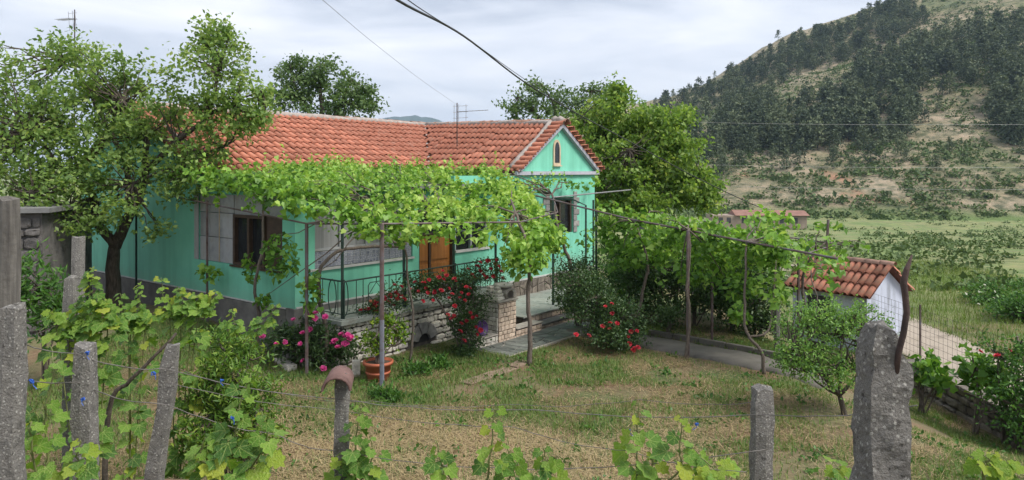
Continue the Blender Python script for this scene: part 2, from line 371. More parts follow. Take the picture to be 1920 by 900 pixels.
def tree(name, label, group, base, trunk, limbs, lobes, leaf, mat, r0=.2, clump_r=.3, per=70, shape='leaf', up=.7, droop=.4, twig=True, bark='bark', flat=.75, cat='tree', top_bias=.0, crown='crown'):
    """trunk: points; limbs: list of (points, r0, r1); lobes: list of (centre, radii, clumps)"""
    root = empty(name, base, 0, label, cat, group); B = Vector(base)
    mb = MB(); limb(mb, [Vector(p) - B for p in trunk], r0, r0 * .62, 9, 4, r0 * .06)
    ends = [Vector(trunk[-1])]
    br = MB()
    for pts, a, b in limbs:
        ends += [Vector(p) for p in limb(br, [Vector(p) - B for p in pts], a, b, 6, 4, a * .25) and [Vector(q) for q in pts[1:]]]
    parts = []; E = np.array([tuple(e_) for e_ in ends])
    for c, rad, nc in lobes:
        C = np.array(c) + ball(nc, shell=.42) * np.array(rad)
        for p in C:
            n = int(per * rng.uniform(.5, 1.4)); cr = clump_r * rng.uniform(.6, 1.35)
            off = rng.normal(size=(n, 3)) * cr * np.array([.6, .6, .6 * flat])
            tone = rng.normal(0, .10)
            parts.append(cloud(p + off - np.array(base), leaf * rng.uniform(.65, 1.25, n), shape, up, droop, np.clip(rng.random(n) * .8 + .1 + tone, 0, 1)))
            if twig and rng.random() < .75:
                q = E[np.argmin(((E - p) ** 2).sum(1) + rng.random(len(E)) * .6)]
                br.tube(curve_pts(Vector(q) - B, Vector(p) - B, -.06, 3, .07), [.028, .02, .013, .006], 4, False)
    mb.build('trunk', MT[bark], root, True)
    if br.v: br.build('branches', MT[bark], root, True)
    foliage(crown, parts, MT[mat], root)
    return root

# ------------------------------------------------------------------ terrain
def sstep(a, b, x):
    t = np.clip((np.asarray(x, float) - a) / (b - a), 0, 1); return t * t * (3 - 2 * t)
def vnoise(x, y, s, seed=0):
    """cheap smooth value noise"""
    x = np.asarray(x, float) / s; y = np.asarray(y, float) / s
    xi, yi = np.floor(x), np.floor(y); fx, fy = x - xi, y - yi
    fx = fx * fx * (3 - 2 * fx); fy = fy * fy * (3 - 2 * fy)
    def h(a, b):
        v = np.sin(a * 127.1 + b * 311.7 + seed * 74.7) * 43758.5453; return v - np.floor(v)
    return (h(xi, yi) * (1 - fx) + h(xi + 1, yi) * fx) * (1 - fy) + (h(xi, yi + 1) * (1 - fx) + h(xi + 1, yi + 1) * fx) * fy
def gz(x, y):
    x = np.asarray(x, float); y = np.asarray(y, float)
    z = np.zeros(np.broadcast(x, y).shape)
    z = z + .50 * sstep(-4.3, -7.5, x) * sstep(11, 15, y)
    z = z - 1.0 * sstep(5.0, 9.0, x) * sstep(8.5, 13, y)
    z = z - 5.6 * sstep(26, 140, y)
    bank = 2.32 - .085 * np.clip(y, 0, 6) + .05 * (vnoise(x, y, 1.3, 3) - .5)
    crest = 4.75 + .35 * (vnoise(x, y * 0, 2.0, 5) - .5)
    z = z + (bank - z) * (1 - sstep(crest, crest + 1.1, y))
    z = z + .05 * (vnoise(x, y, 1.1, 1) - .5) * sstep(60, 20, y) + .03 * (vnoise(x, y, .4, 2) - .5) * sstep(40, 20, y)
    return z
def gzf(x, y): return float(gz(x, y))
def grow(a, step, to, k=1.16):
    o = [a]
    while abs(o[-1]) < abs(to):
        o.append(o[-1] + step); step *= k
    return o
xs = sorted(set([round(v, 3) for v in np.arange(-14, 16.01, .2)] + [-v for v in grow(14, .3, 4000)[1:]] + grow(16, .3, 4000)[1:]))
ys = sorted(set([round(v, 3) for v in np.arange(-2, 26.01, .2)] + grow(26, .3, 6000)[1:] + [-v for v in grow(2, .6, 800)[1:]]))
X, Y = np.meshgrid(xs, ys); Z = gz(X, Y)
nx, ny = len(xs), len(ys); idx = np.arange(nx * ny).reshape(ny, nx)
Fq = np.stack([idx[:-1, :-1], idx[:-1, 1:], idx[1:, 1:], idx[1:, :-1]], -1).reshape(-1, 4)
m, nt, b = mat_new('garden_and_fields')
geo = nt.nodes.new('ShaderNodeNewGeometry')
dry = ramp(nt, noise(nt, .8, 8, .62, 'World'), [(.28, (.11, .055, .032)), (.40, (.17, .105, .06)), (.48, (.11, .105, .045)), (.58, (.07, .105, .03)), (.72, (.15, .12, .06))])
straw = ramp(nt, noise(nt, 7, 6, .7, 'World'), [(.3, (.12, .085, .05)), (.7, (.33, .25, .15))])
big = ramp(nt, noise(nt, .35, 3, .5, 'World'), [(.42, (0, 0, 0)), (.58, (1, 1, 1))])
near = mixc(nt, mixc(nt, .55, big, (0, 0, 0)), dry, straw)
field = ramp(nt, noise(nt, .09, 8, .65, 'World', stretch=(1, .55, 1)), [(.32, (.085, .14, .035)), (.44, (.14, .19, .06)), (.54, (.19, .20, .085)), (.62, (.11, .175, .045)), (.76, (.25, .20, .12))])
field = mixc(nt, 1.0, field, ramp(nt, noise(nt, .7, 8, .7, 'World'), [(.36, (.55, .62, .5)), (.5, (1, 1, 1)), (.66, (1.3, 1.2, 1.1))]), 'MULTIPLY')
sp = nt.nodes.new('ShaderNodeSeparateXYZ'); nt.links.new(geo.outputs['Position'], sp.inputs[0])
mr = nt.nodes.new('ShaderNodeMapRange'); mr.inputs['From Min'].default_value = 18; mr.inputs['From Max'].default_value = 30
nt.links.new(sp.outputs['Y'], mr.inputs['Value'])
nt.links.new(mixc(nt, mr.outputs[0], near, field), b.inputs['Base Color']); b.inputs['Roughness'].default_value = .95
bump(nt, b, noise(nt, 14, 8, .7, 'World'), .8, .05)
ground = link(bpy.data.objects.new('ground', np_mesh('ground', np.stack([X, Y, Z], -1).reshape(-1, 3), Fq, m, None, True)))
ground['kind'] = 'structure'

# hill across the valley: a = X/Y, distance Y
SKYL = [(880, 245), (1000, 225), (1100, 205), (1225, 182), (1320, 150), (1400, 112), (1500, 62), (1600, 30), (1660, 6), (1720, -18), (1920, -70), (2300, -110), (2700, -90)]
def hill_top(px): return np.interp(px, [q[0] for q in SKYL], [q[1] for q in SKYL])
def hill_z(px, Yd):
    px = np.asarray(px, float); Yd = np.asarray(Yd, float)
    foot = np.interp(px, [800, 1300, 1920, 2700], [300, 165, 150, 150]); top = np.interp(px, [800, 1225, 1660, 2700], [640, 520, 450, 420])
    zt = CAMZ + (HZ - hill_top(px)) / F * top; p = (Yd - foot) / (top - foot)
    up = -7.3 + (zt + 7.3) * np.clip(p, 0, 1) ** 1.06
    z = np.where(p < 1, up, zt - (Yd - top) * .22)
    x = (px - 960) / F * Yd; am = sstep(0, .2, p) * sstep(1.25, .9, p)
    z = z + am * ((vnoise(x, Yd, 60, 11) - .5) * 9 + (vnoise(x, Yd, 22, 12) - .5) * 3.2 + (vnoise(x, Yd, 8, 13) - .5) * .9)
    return np.where(p < 0, -7.3 + p * 8, z)
pxs = np.linspace(780, 2700, 300); Yd = np.concatenate([np.linspace(140, 460, 150), np.linspace(465, 900, 40)])
PX, YD = np.meshgrid(pxs, Yd); HZZ = hill_z(PX, YD); HX = (PX - 960) / F * YD
idx = np.arange(PX.size).reshape(PX.shape)
Fq = np.stack([idx[:-1, :-1], idx[:-1, 1:], idx[1:, 1:], idx[1:, :-1]], -1).reshape(-1, 4)
m, nt, b = mat_new('rocky_hillside')
c0 = ramp(nt, noise(nt, .035, 9, .68, 'World'), [(.30, (.10, .125, .055)), (.42, (.17, .17, .09)), (.52, (.27, .225, .155)), (.62, (.34, .28, .215)), (.78, (.17, .17, .09))])
c1 = ramp(nt, noise(nt, .32, 9, .75, 'World'), [(.40, (.30, .40, .28)), (.50, (.85, .9, .8)), (.62, (1.3, 1.22, 1.15))])
redm = ramp(nt, noise(nt, .03, 6, .65, 'World', stretch=(1.3, .8, 1)), [(.60, (0, 0, 0)), (.66, (1, 1, 1))])
geo = nt.nodes.new('ShaderNodeNewGeometry'); sp = nt.nodes.new('ShaderNodeSeparateXYZ'); nt.links.new(geo.outputs['Position'], sp.inputs[0])
mr = nt.nodes.new('ShaderNodeMapRange'); mr.inputs['From Min'].default_value = 34; mr.inputs['From Max'].default_value = 12
nt.links.new(sp.outputs['Z'], mr.inputs['Value'])
rf = mixc(nt, 1.0, redm, mr.outputs[0], 'MULTIPLY')
mr2 = nt.nodes.new('ShaderNodeMapRange'); mr2.inputs['From Min'].default_value = -4.2; mr2.inputs['From Max'].default_value = -6.2
nt.links.new(sp.outputs['Z'], mr2.inputs['Value'])
low = ramp(nt, noise(nt, .05, 8, .6, 'World'), [(.34, (.10, .17, .045)), (.5, (.15, .21, .065)), (.66, (.21, .20, .09))])
col = mixc(nt, rf, mixc(nt, 1.0, c0, c1, 'MULTIPLY'), (.36, .20, .12))
nt.links.new(mixc(nt, mr2.outputs[0], col, low), b.inputs['Base Color']); b.inputs['Roughness'].default_value = .97
bump(nt, b, noise(nt, .5, 9, .75, 'World'), .9, 1.2)
hill = link(bpy.data.objects.new('hill', np_mesh('hill', np.stack([HX, YD, HZZ], -1).reshape(-1, 3), Fq, m, None, True)))
hill['kind'] = 'structure'

# far blue mountain
pm = np.linspace(560, 1040, 120); dm = np.linspace(2600, 3600, 24); PM, DM = np.meshgrid(pm, dm)
prof = np.interp(PM, [560, 660, 715, 745, 775, 800, 840, 900, 1040], [236, 226, 216, 211, 209, 212, 224, 236, 246]) + (vnoise(PM, PM * 0, 14, 5) - .5) * 2
ht = (HZ - prof) / F * 3000 * np.clip(1 - np.abs(DM - 3000) / 520, 0, 1) ** .8
Zm = -10 + ht + 8 * (vnoise(PM * 6, DM, 60, 8) - .5)
idx = np.arange(PM.size).reshape(PM.shape); Fq = np.stack([idx[:-1, :-1], idx[:-1, 1:], idx[1:, 1:], idx[1:, :-1]], -1).reshape(-1, 4)
m = M_noise('far_forest', (.035, .06, .045), (.06, .09, .06), .01, .95, bstr=0, coord='World')
mo = link(bpy.data.objects.new('mountain', np_mesh('mountain', np.stack([(PM - 960) / F * DM, DM, Zm], -1).reshape(-1, 3), Fq, m, None, True))); mo['kind'] = 'structure'

# ------------------------------------------------------------------ house frame: local x along the front, y into the house
TH = math.atan2(.787, .617); HC = Vector((-4.55, 15.10, 0))
UU = Vector((math.cos(TH), math.sin(TH), 0)); VV = Vector((-math.sin(TH), math.cos(TH), 0))
def HL(u, v, z=0.0): return HC + UU * u + VV * v + Vector((0, 0, z))
def to_local(p):
    q = Vector(p) - HC; return (q.dot(UU), q.dot(VV), p[2])
def hthing(name, u, v, z, label, cat, group=None): return empty(name, HL(u, v, z), TH, label, cat, group)

house = hthing('house', 0, 0, 0, 'single storey turquoise house with red barrel tile roof and pointed gable', 'house')
def wall_cells(mb, a0, a1, z0, z1, holes, t0, t1, axis):
    """wall along local axis ('x' or 'y') between thickness t0..t1 with rectangular holes (a0,a1,z0,z1)"""
    A = sorted({a0, a1, *[h[0] for h in holes], *[h[1] for h in holes]}); Zs = sorted({z0, z1, *[h[2] for h in holes], *[h[3] for h in holes]})
    for i in range(len(A) - 1):
        run = None
        for j in range(len(Zs) - 1):
            ca, cz = (A[i] + A[i + 1]) / 2, (Zs[j] + Zs[j + 1]) / 2
            solid = not any(h[0] < ca < h[1] and h[2] < cz < h[3] for h in holes)
            if solid: run = [Zs[j], Zs[j + 1]] if run is None else [run[0], Zs[j + 1]]
            if run and (not solid or j == len(Zs) - 2):
                if axis == 'x': mb.box((A[i], t0, run[0]), (A[i + 1], t1, run[1]))
                else: mb.box((t0, A[i], run[0]), (t1, A[i + 1], run[1]))
                run = None
# front wall (veranda + wing), wall plane y = 0
EZ = 3.95
FH = [(.5, 3.40, 1.84, 3.45), (3.62, 4.90, .9, 3.2), (4.95, 6.3, 1.86, 3.2), (9.25, 10.6, 2.0, 3.15)]
mb = MB(); wall_cells(mb, .0, 4.92, 1.10, 3.55, FH[:2], 0, .28, 'x'); wall_cells(mb, 4.92, 11.93, .76, 3.86, FH[2:], 0, .28, 'x')
mb.build('wall', MT['paint'], house)
mb = MB(); wall_cells(mb, .28, 3.96, 1.05, 3.55, [(.45, 3.90, 1.84, 3.45)], 0, .28, 'y'); wall_cells(mb, 3.96, 10.7, 1.05, 3.93, [], 0, .28, 'y')
mb.build('wall', MT['paint'], house)
mb = MB(); mb.box((11.65, .28, .5), (11.93, 10.7, 3.86)); mb.box((.28, 10.42, .5), (11.65, 10.7, 3.86)); mb.box((7.6, .28, 3.55), (7.85, 3.6, 3.9)); mb.box((.28, 3.7, 3.4), (7.85, 3.95, 3.93))
mb.build('wall', MT['paint'], house)
# gable walls
mb = MB(); mb.prism([(7.72, 3.98), (11.93, 3.98), (9.83, 5.40)], .0, .25); mb.build('gable_wall', MT['paint'], house)
mb = MB(); vs = [(0, 3.7, 3.93), (0, 10.6, 3.93), (0, 7.16, 5.68), (.25, 3.7, 3.93), (.25, 10.6, 3.93), (.25, 7.16, 5.68)]
mb.add(vs, [(0, 1, 2), (3, 5, 4), (0, 2, 5, 3), (1, 4, 5, 2), (0, 3, 4, 1)]); mb.build('gable_wall', MT['paint'], house)
# veranda roof slab
mb = MB(); mb.box((-.18, -.22, 3.555), (7.58, 3.68, 3.66)); mb.build('veranda_roof', MT['roofsheet'], house)
# plinths
mb = MB(); mb.box((-.05, -.05, -.2), (4.90, .26, 1.095)); mb.box((-.05, .27, -.2), (.26, 10.75, 1.045)); mb.build('plinth', MT['plinth'], house)
mb = MB(); mb.box((4.93, -.04, -.3), (11.97, .26, .755)); pl = mb.build('plinth', MT['joint'], house)
def crazy(parent, w0, w1, h0, h1, cell, mat, place, seed, gap=.018, depth=.03, name='stone'):
    """irregular polygon stones: jittered cells; place(a,b,d) -> local xyz; each one an object"""
    rs = random.Random(seed); na = max(1, round((w1 - w0) / cell)); nb = max(1, round((h1 - h0) / cell))
    J = {}
    for i in range(na + 1):
        for j in range(nb + 1):
            a = w0 + (w1 - w0) * i / na; q = h0 + (h1 - h0) * j / nb
            if 0 < i < na: a += rs.uniform(-.33, .33) * cell
            if 0 < j < nb: q += rs.uniform(-.33, .33) * cell
            J[i, j] = (a, q)
    for i in range(na):
        for j in range(nb):
            P = [J[i, j], J[i + 1, j], J[i + 1, j + 1], J[i, j + 1]]
            cut = rs.random()
            polys = [P] if cut < .55 else ([P[:3], [P[0], P[2], P[3]]] if cut < .78 else [[P[0], P[1], P[3]], P[1:]])
            for poly in polys:
                cx = sum(p[0] for p in poly) / len(poly); cy = sum(p[1] for p in poly) / len(poly)
                def ins(p, g):
                    dx, dy = p[0] - cx, p[1] - cy; l = math.hypot(dx, dy); k = max(.3, 1 - g * 1.6 / max(l, .01)); return (cx + dx * k, cy + dy * k)
                o = [ins(p, gap) for p in poly]; q = [ins(p, gap + .012) for p in poly]; n = len(poly); d = depth * rs.uniform(.7, 1.3)
                vs = [place(*p, 0) for p in o] + [place(*p, d * .7) for p in o] + [place(*p, d) for p in q]
                fs = [tuple(range(2 * n, 3 * n))] + [(k, (k + 1) % n, n + (k + 1) % n, n + k) for k in range(n)] + [(n + k, n + (k + 1) % n, 2 * n + (k + 1) % n, 2 * n + k) for k in range(n)]
                MB().add(vs, fs).build(name, mat, parent)
crazy(pl, 4.95, 11.9, .30, .75, .30, MT['clad'], lambda a, b_, d: (a, -.041 - d, b_), 3, .014, .02)
# pale band under paint, sills, cornice
mb = MB(); mb.box((.02, -.03, 1.098), (3.6, -.001, 1.13)); mb.box((-.03, -.03, 1.06), (-.001, 10.7, 1.09)); mb.box((4.93, -.03, .758), (11.95, -.001, .80)); mb.build('pale_band', MT['sill'], house)
mb = MB(); mb.box((.3, -.05, 1.835), (3.42, -.002, 1.885)); mb.build('sill', MT['sill'], house)
mb = MB(); mb.box((4.93, -.05, 1.83), (6.36, -.002, 1.90)); mb.build('sill', MT['sill'], house)
mb = MB(); mb.box((-.05, .46, 1.80), (-.002, 2.45, 1.845)); mb.build('sill', MT['brownframe'], house)
# patterned tiles in the veranda front
m, nt, b = mat_new('patterned_tile'); c = nt.nodes.new('ShaderNodeTexCoord'); v = nt.nodes.new('ShaderNodeTexVoronoi'); v.feature = 'DISTANCE_TO_EDGE'; v.inputs['Scale'].default_value = 11; v.inputs['Randomness'].default_value = .35
nt.links.new(c.outputs['Object'], v.inputs['Vector']); nt.links.new(ramp(nt, v.outputs['Distance'], [(.05, (.42, .43, .46)), (.10, (.05, .06, .11)), (.28, (.34, .35, .40)), (.40, (.10, .11, .17))]), b.inputs['Base Color']); b.inputs['Roughness'].default_value = .35
MT['azulejo'] = m
k = 0; x = .52
strip = MB().box((.5, .05, 1.885), (3.40, .10, 2.24)).build('tile_backing', MT['joint'], house)
while x < 3.38:
    x1 = min(x + .178, 3.39)
    for zz in (1.89, 2.065):
        MB().box((x, .036, zz), (x1 - .006, .052, zz + .170)).build('tile', MT['azulejo'], strip)
    x += .18
gw = MB().box((.5, .10, 2.245), (3.40, .12, 3.445)).build('window', MT['curtain'], house)
for xx in (.5, 1.2, 1.95, 2.7, 3.34): MB().box((xx, .05, 2.245), (xx + .05, .098, 3.445)).build('mullion', MT['marble'], gw)
MB().box((.5, .055, 2.25), (3.39, .095, 2.30)).build('frame', MT['marble'], gw)
# left side: panels and brown window
w1 = MB().box((.10, 1.13, 1.84), (.13, 2.39, 3.0)).build('window', MT['glass'], house)
mb = MB(); mb.box((.0, 1.13, 1.85), (.098, 1.21, 3.0)); mb.box((0, 2.31, 1.85), (.098, 2.39, 3.0)); mb.box((.0, 1.72, 1.85), (.098, 1.80, 3.0)); mb.box((0, 1.21, 2.93), (.097, 2.31, 3.0)); mb.box((0, 1.21, 1.85), (.097, 2.31, 1.91)); mb.build('frame', MT['brownframe'], w1)
MB().box((.05, .45, 3.0), (.12, 2.39, 3.45)).build('panel', MT['marble'], house)
MB().box((.05, .45, 1.85), (.12, 1.12, 2.99)).build('panel', MT['brownframe'], house)
for y0, y1 in ((2.40, 3.0), (3.01, 3.45), (3.46, 3.89)):
    for z0, z1 in ((1.85, 2.42), (2.435, 3.0), (3.015, 3.44)):
        MB().box((.03 + random.uniform(0, .01), y0, z0), (.11, y1 - .012, z1)).build('panel', MT['marble'], house)
MB().box((.02, 2.99, 1.85), (.028, 3.02, 3.44)).build('batten', MT['creamframe'], house)
MB().box((-.006, 3.90, 1.85), (.02, 4.10, 3.5)).build('pilaster', MT['marble'], house)
# door
d = MB().box((3.66, .12, 1.02), (4.86, .17, 2.36)).build('door', MT['door'], house)
for x0, x1 in ((3.72, 4.02), (4.14, 4.78)):
    MB().box((x0, .09, 1.15), (x1, .118, 1.62)).build('door_panel', MT['door'], d); MB().box((x0, .09, 1.72), (x1, .118, 2.28)).build('door_panel', MT['door'], d)
MB().box((4.045, .07, 1.03), (4.105, .117, 2.34)).build('door_edge', MT['brownframe'], d)
mb = MB(); mb.tube([(4.36, .12, 2.18), (4.36, .03, 2.18), (4.28, .03, 2.18)], .014, 6); mb.build('handle', MT['rail'], d)
MB().box((3.66, .13, 2.37), (4.86, .15, 3.19)).build('door_glass', MT['glass'], house)
mb = MB(); mb.box((3.625, .02, 1.0), (3.658, .18, 3.19)); mb.box((4.862, .02, 1.0), (4.898, .18, 3.19)); mb.box((3.66, .03, 2.362), (4.86, .128, 2.41)); mb.build('door_frame', MT['brownframe'], house)
w2 = MB().box((4.95, .12, 1.90), (6.3, .14, 3.19)).build('window', MT['glass'], house)
mb = MB(); mb.box((4.95, .04, 1.90), (5.02, .118, 3.19)); mb.box((5.6, .04, 1.90), (5.66, .118, 3.19)); mb.box((6.23, .04, 1.9), (6.3, .118, 3.19)); mb.build('frame', MT['marble'], w2)
# wing window with stone quoins
w3 = MB().box((9.25, .15, 2.0), (10.6, .17, 3.15)).build('window', MT['glass'], house)
mb = MB(); mb.box((9.25, .06, 2.0), (9.33, .148, 3.15)); mb.box((10.52, .06, 2.0), (10.6, .148, 3.15)); mb.box((9.9, .06, 2.0), (9.96, .148, 3.15)); mb.box((9.33, .06, 3.07), (10.52, .147, 3.15)); mb.build('frame', MT['brownframe'], w3)
z = 2.0; k = 0
while z < 3.3:
    h = .19; ww = .34 if k % 2 else .2
    MB().box((9.25 - ww, -.03, z), (9.245, .06, z + h - .012)).build('quoin', MT['darkstone'], house, bevel=.01)
    MB().box((10.605, -.03, z), (10.6 + ww, .06, z + h - .012)).build('quoin', MT['darkstone'], house, bevel=.01); z += h; k += 1
# gable window: pointed niche
def arch(cx, zb, w_, zs, zt, n=5):
    p = [(cx - w_, zb), (cx + w_, zb), (cx + w_, zs)]
    for i in range(1, n): t = i / n; p.append((cx + w_ * math.cos(t * math.pi / 2), zs + (zt - zs) * math.sin(t * math.pi / 2)))
    p.append((cx, zt))
    for i in range(n - 1, 0, -1): t = i / n; p.append((cx - w_ * math.cos(t * math.pi / 2), zs + (zt - zs) * math.sin(t * math.pi / 2)))
    return p + [(cx - w_, zs)]
gwn = MB().prism(arch(9.64, 4.17, .20, 4.68, 4.98), -.035, -.001).build('gable_window', MT['creamframe'], house)
MB().prism(arch(9.64, 4.25, .125, 4.66, 4.90), -.042, -.036).build('pane', MT['glass'], gwn)
MB().box((9.72, -.05, 4.25), (9.745, -.043, 4.70)).build('frame', MT['brownframe'], gwn)
MB().box((9.42, -.075, 4.135), (9.86, -.002, 4.169)).build('sill', MT['creamframe'], gwn)
mb = MB(); mb.tube([(9.52, -.02, 5.10), (9.56, -.03, 5.17), (9.66, -.03, 5.18), (9.72, -.03, 5.08)], .01, 5); mb.build('bracket', MT['rust'], house)
MB().box((7.50, -.10, 3.865), (12.1, -.002, 3.975)).build('cornice', MT['trim'], house, bevel=.01)
mb = MB()
for sgn, xe in ((-1, 7.52), (1, 12.12)):
    xa, za = 9.83, 5.50; n_ = Vector((-(za - 3.95), 0, (xa - xe))).normalized() * .07 * (1 if sgn < 0 else -1)
    P = [(xe, 3.99), (xa, za), (xa, za - .13), (xe + .17 * -sgn, 3.99)]; mb.prism(P, -.13, -.004)
mb.build('bargeboard', MT['trim'], house)

# ---- roofs
def tile_mesh(L_=.46, r0=.088, r1=.072, n=5, th=.014):
    """half round tile lying along +y (up the slope), wide end at y=0"""
    V, Fc = [], []
    for y, r in ((0, r0), (L_, r1)):
        for rr in (r, r - th):
            for i in range(n + 1):
                a = math.pi * i / n; V.append((-rr * math.cos(a), y, rr * math.sin(a) * .95))
    k = n + 1
    for i in range(n):
        Fc.append((i, i + 1, 2 * k + i + 1, 2 * k + i)); Fc.append((k + i + 1, k + i, 3 * k + i, 3 * k + i + 1)); Fc.append((i + 1, i, k + i, k + i + 1))
    return V, Fc
tV, tF = tile_mesh()
me_tile = np_mesh('tile', np.array(tV), np.array(tF), MT['tile'], None, True)
me_ridge = np_mesh('ridge_tile', np.array(tile_mesh(.44, .115, .10)[0]), np.array(tF), MT['ridge'], None, True)
def slope_tiles(E0, E1, R0, R1, pitch, rowlen, ok):
    """tile matrices over the quad eave E0-E1, ridge R0-R1 (local coordinates)"""
    E0, E1, R0, R1 = map(Vector, (E0, E1, R0, R1)); out = []
    nc = int(((E1 - E0).length + (R1 - R0).length) / 2 / pitch)
    for c_ in range(nc):
        s_ = (c_ + .5) / nc; a = E0.lerp(E1, s_); b_ = R0.lerp(R1, s_); up = b_ - a; Ls = up.length; up.normalize()
        al = (E1 - E0).normalized(); nr = al.cross(up).normalized()
        if nr.z < 0: nr = -nr
        xx = up.cross(nr); nr_rows = int(Ls / rowlen + .5)
        for r_ in range(nr_rows):
            p = a + up * (r_ * Ls / nr_rows - .03) + nr * (.03 + random.uniform(-.006, .008)) + al * random.uniform(-.012, .012)
            if not ok(p + up * .2): continue
            tl = nr * .035; y_ = (up * .46 - tl).normalized(); z_ = xx.cross(y_)
            yw = random.uniform(-.035, .035); x2 = (xx + y_ * yw).normalized(); y2 = z_.cross(x2)
            out.append(Matrix(((x2.x, y2.x, z_.x, p.x), (x2.y, y2.y, z_.y, p.y), (x2.z, y2.z, z_.z, p.z), (0, 0, 0, 1))))
    return out
def add_tiles(parent, mats, limit, keep=lambda w_: True, name='tile', me=me_tile, stuff_mat='tile'):
    """the ones that show largest are single objects, the rest one joined part"""
    wm = [(parent.matrix_basis if parent.parent is None else parent.parent.matrix_basis @ parent.matrix_basis) @ m_ for m_ in mats]
    order = sorted(range(len(mats)), key=lambda i: (not keep(wm[i].translation), wm[i].translation.y))
    for i in order[:limit]:
        o = link(bpy.data.objects.new(name, me), parent); o.matrix_basis = mats[i]
    rest = order[limit:]
    if rest:
        bv = np.array(tV); V = []; 
        for i in rest:
            a = np.array(mats[i]); V.append(bv @ a[:3, :3].T + a[:3, 3])
        k_ = len(bv); Fc = (np.arange(len(rest)) * k_)[:, None, None] + np.array(tF)[None]
        o = link(bpy.data.objects.new('tiles', np_mesh('tiles', np.concatenate(V), Fc.reshape(-1, 4), MT[stuff_mat], None, True)), parent); o['kind'] = 'stuff'
RZ = 5.78
va, vb = Vector((7.6, 3.55)), Vector((11.0, 7.16))
def left_of_valley(p): return (vb.x - va.x) * (p.y - va.y) - (vb.y - va.y) * (p.x - va.x) > 0
mE0, mE1, mR0, mR1 = (-.30, 3.55, EZ), (11.0, 3.55, EZ), (-.30, 7.16, RZ), (11.0, 7.16, RZ)
wE0, wE1, wR0, wR1 = (7.58, -.16, EZ), (7.58, 7.16, EZ), (9.83, -.16, 5.50), (11.0, 7.16, RZ)
mb = MB()
mb.add([(-.30, 3.50, EZ - .03), (7.6, 3.50, EZ - .03), (11.0, 7.16, RZ - .02), (-.30, 7.16, RZ - .02)], [(0, 1, 2, 3)])
mb.add([(7.55, -.12, EZ - .03), (9.83, -.12, 5.47), (11.0, 7.16, RZ - .02), (7.55, 3.5, EZ - .03)], [(0, 1, 2, 3)])
mb.add([(12.15, -.12, EZ - .03), (9.83, -.12, 5.47), (11.0, 7.16, RZ - .02), (12.15, 10.8, EZ - .03)], [(0, 1, 2, 3)])
mb.add([(-.3, 10.8, EZ - .03), (12.15, 10.8, EZ - .03), (11.0, 7.16, RZ - .02), (-.3, 7.16, RZ - .02)], [(0, 1, 2, 3)])
roof = mb.build('roof', MT['undertile'], house)
tm = slope_tiles(mE0, mE1, mR0, mR1, .236, .37, left_of_valley) + slope_tiles(wE0, wE1, wR0, wR1, .236, .37, lambda p: not left_of_valley(p))
tm += slope_tiles((12.15, 7.0, EZ), (12.15, -.16, EZ), (11.0, 7.0, RZ), (9.83, -.16, 5.50), .236, .37, lambda p: p.y < 3)
# verge tiles laid across the rakes
def verge(a, b_, outward, n, lim):
    a, b_ = Vector(a), Vector(b_); o_ = []
    for i in range(n):
        p = a.lerp(b_, (i + .5) / n); y_ = -Vector(outward); up = (b_ - a).normalized(); z_ = up.cross(y_)
        if z_.z < 0: z_ = -z_
        x_ = y_.cross(z_); p = p + z_ * .085 + Vector(outward) * .12 + up * random.uniform(-.02, .02)
        o_.append(Matrix(((x_.x, y_.x, z_.x, p.x), (x_.y, y_.y, z_.y, p.y), (x_.z, y_.z, z_.z, p.z), (0, 0, 0, 1))))
    return o_
vt = verge((7.6, -.16, EZ), (9.83, -.16, 5.50), (0, -1, 0), 11, 0) + verge((12.12, -.16, EZ), (9.83, -.16, 5.50), (0, -1, 0), 11, 0) + verge((-.28, 3.6, EZ), (-.28, 7.16, RZ), (-1, 0, 0), 15, 0)
for m_ in vt:
    o = link(bpy.data.objects.new('verge_tile', me_tile), roof); o.matrix_basis = m_
bpy.context.view_layer.update()
add_tiles(roof, tm, 300, lambda p: p.z > 4.12 and p.x > -8)
def ridge_line(a, b_, n):
    a, b_ = Vector(a), Vector(b_); y_ = (b_ - a).normalized(); x_ = y_.cross(Vector((0, 0, 1))).normalized(); z_ = x_.cross(y_)
    for i in range(n):
        p = a.lerp(b_, i / n) + z_ * (.015 + random.uniform(-.01, .012)); z2 = z_ + y_ * .03
        o = link(bpy.data.objects.new('ridge_tile', me_ridge), roof); o.matrix_basis = Matrix(((x_.x, y_.x, z2.x, p.x), (x_.y, y_.y, z2.y, p.y), (x_.z, y_.z, z2.z, p.z), (0, 0, 0, 1)))
ridge_line((-.42, 7.16, RZ), (11.0, 7.16, RZ), 29); ridge_line((9.83, -.3, 5.52), (11.0, 7.16, RZ), 19)
def lump(mb, pts, r, n=7, flat=.6):
    P = []
    for i in range(len(pts) - 1):
        for k_ in range(6): P.append(Vector(pts[i]).lerp(Vector(pts[i + 1]), k_ / 6) + Vector([random.uniform(-.02, .02) for _ in range(3)]))
    P.append(Vector(pts[-1])); mb.tube(P, [r * random.uniform(.8, 1.2) for _ in P], n)
mb = MB(); lump(mb, [(-.3, 7.10, RZ + .0), (5, 7.10, RZ), (11, 7.08, RZ)], .10); lump(mb, [(9.79, -.1, 5.52), (10.4, 3.5, 5.65), (10.95, 7, RZ)], .10)
lump(mb, [(7.72, .30, EZ + .12), (9.80, .30, 5.52)], .10); lump(mb, [(7.62, 3.6, EZ + .05), (10.95, 7.12, RZ)], .07)
lump(mb, [(.12, 3.62, EZ + .08), (.12, 7.1, RZ)], .09); lump(mb, [(9.82, -.16, 5.56), (9.9, .3, 5.62)], .13)
mb.build('mortar', MT['mortar'], roof, True)

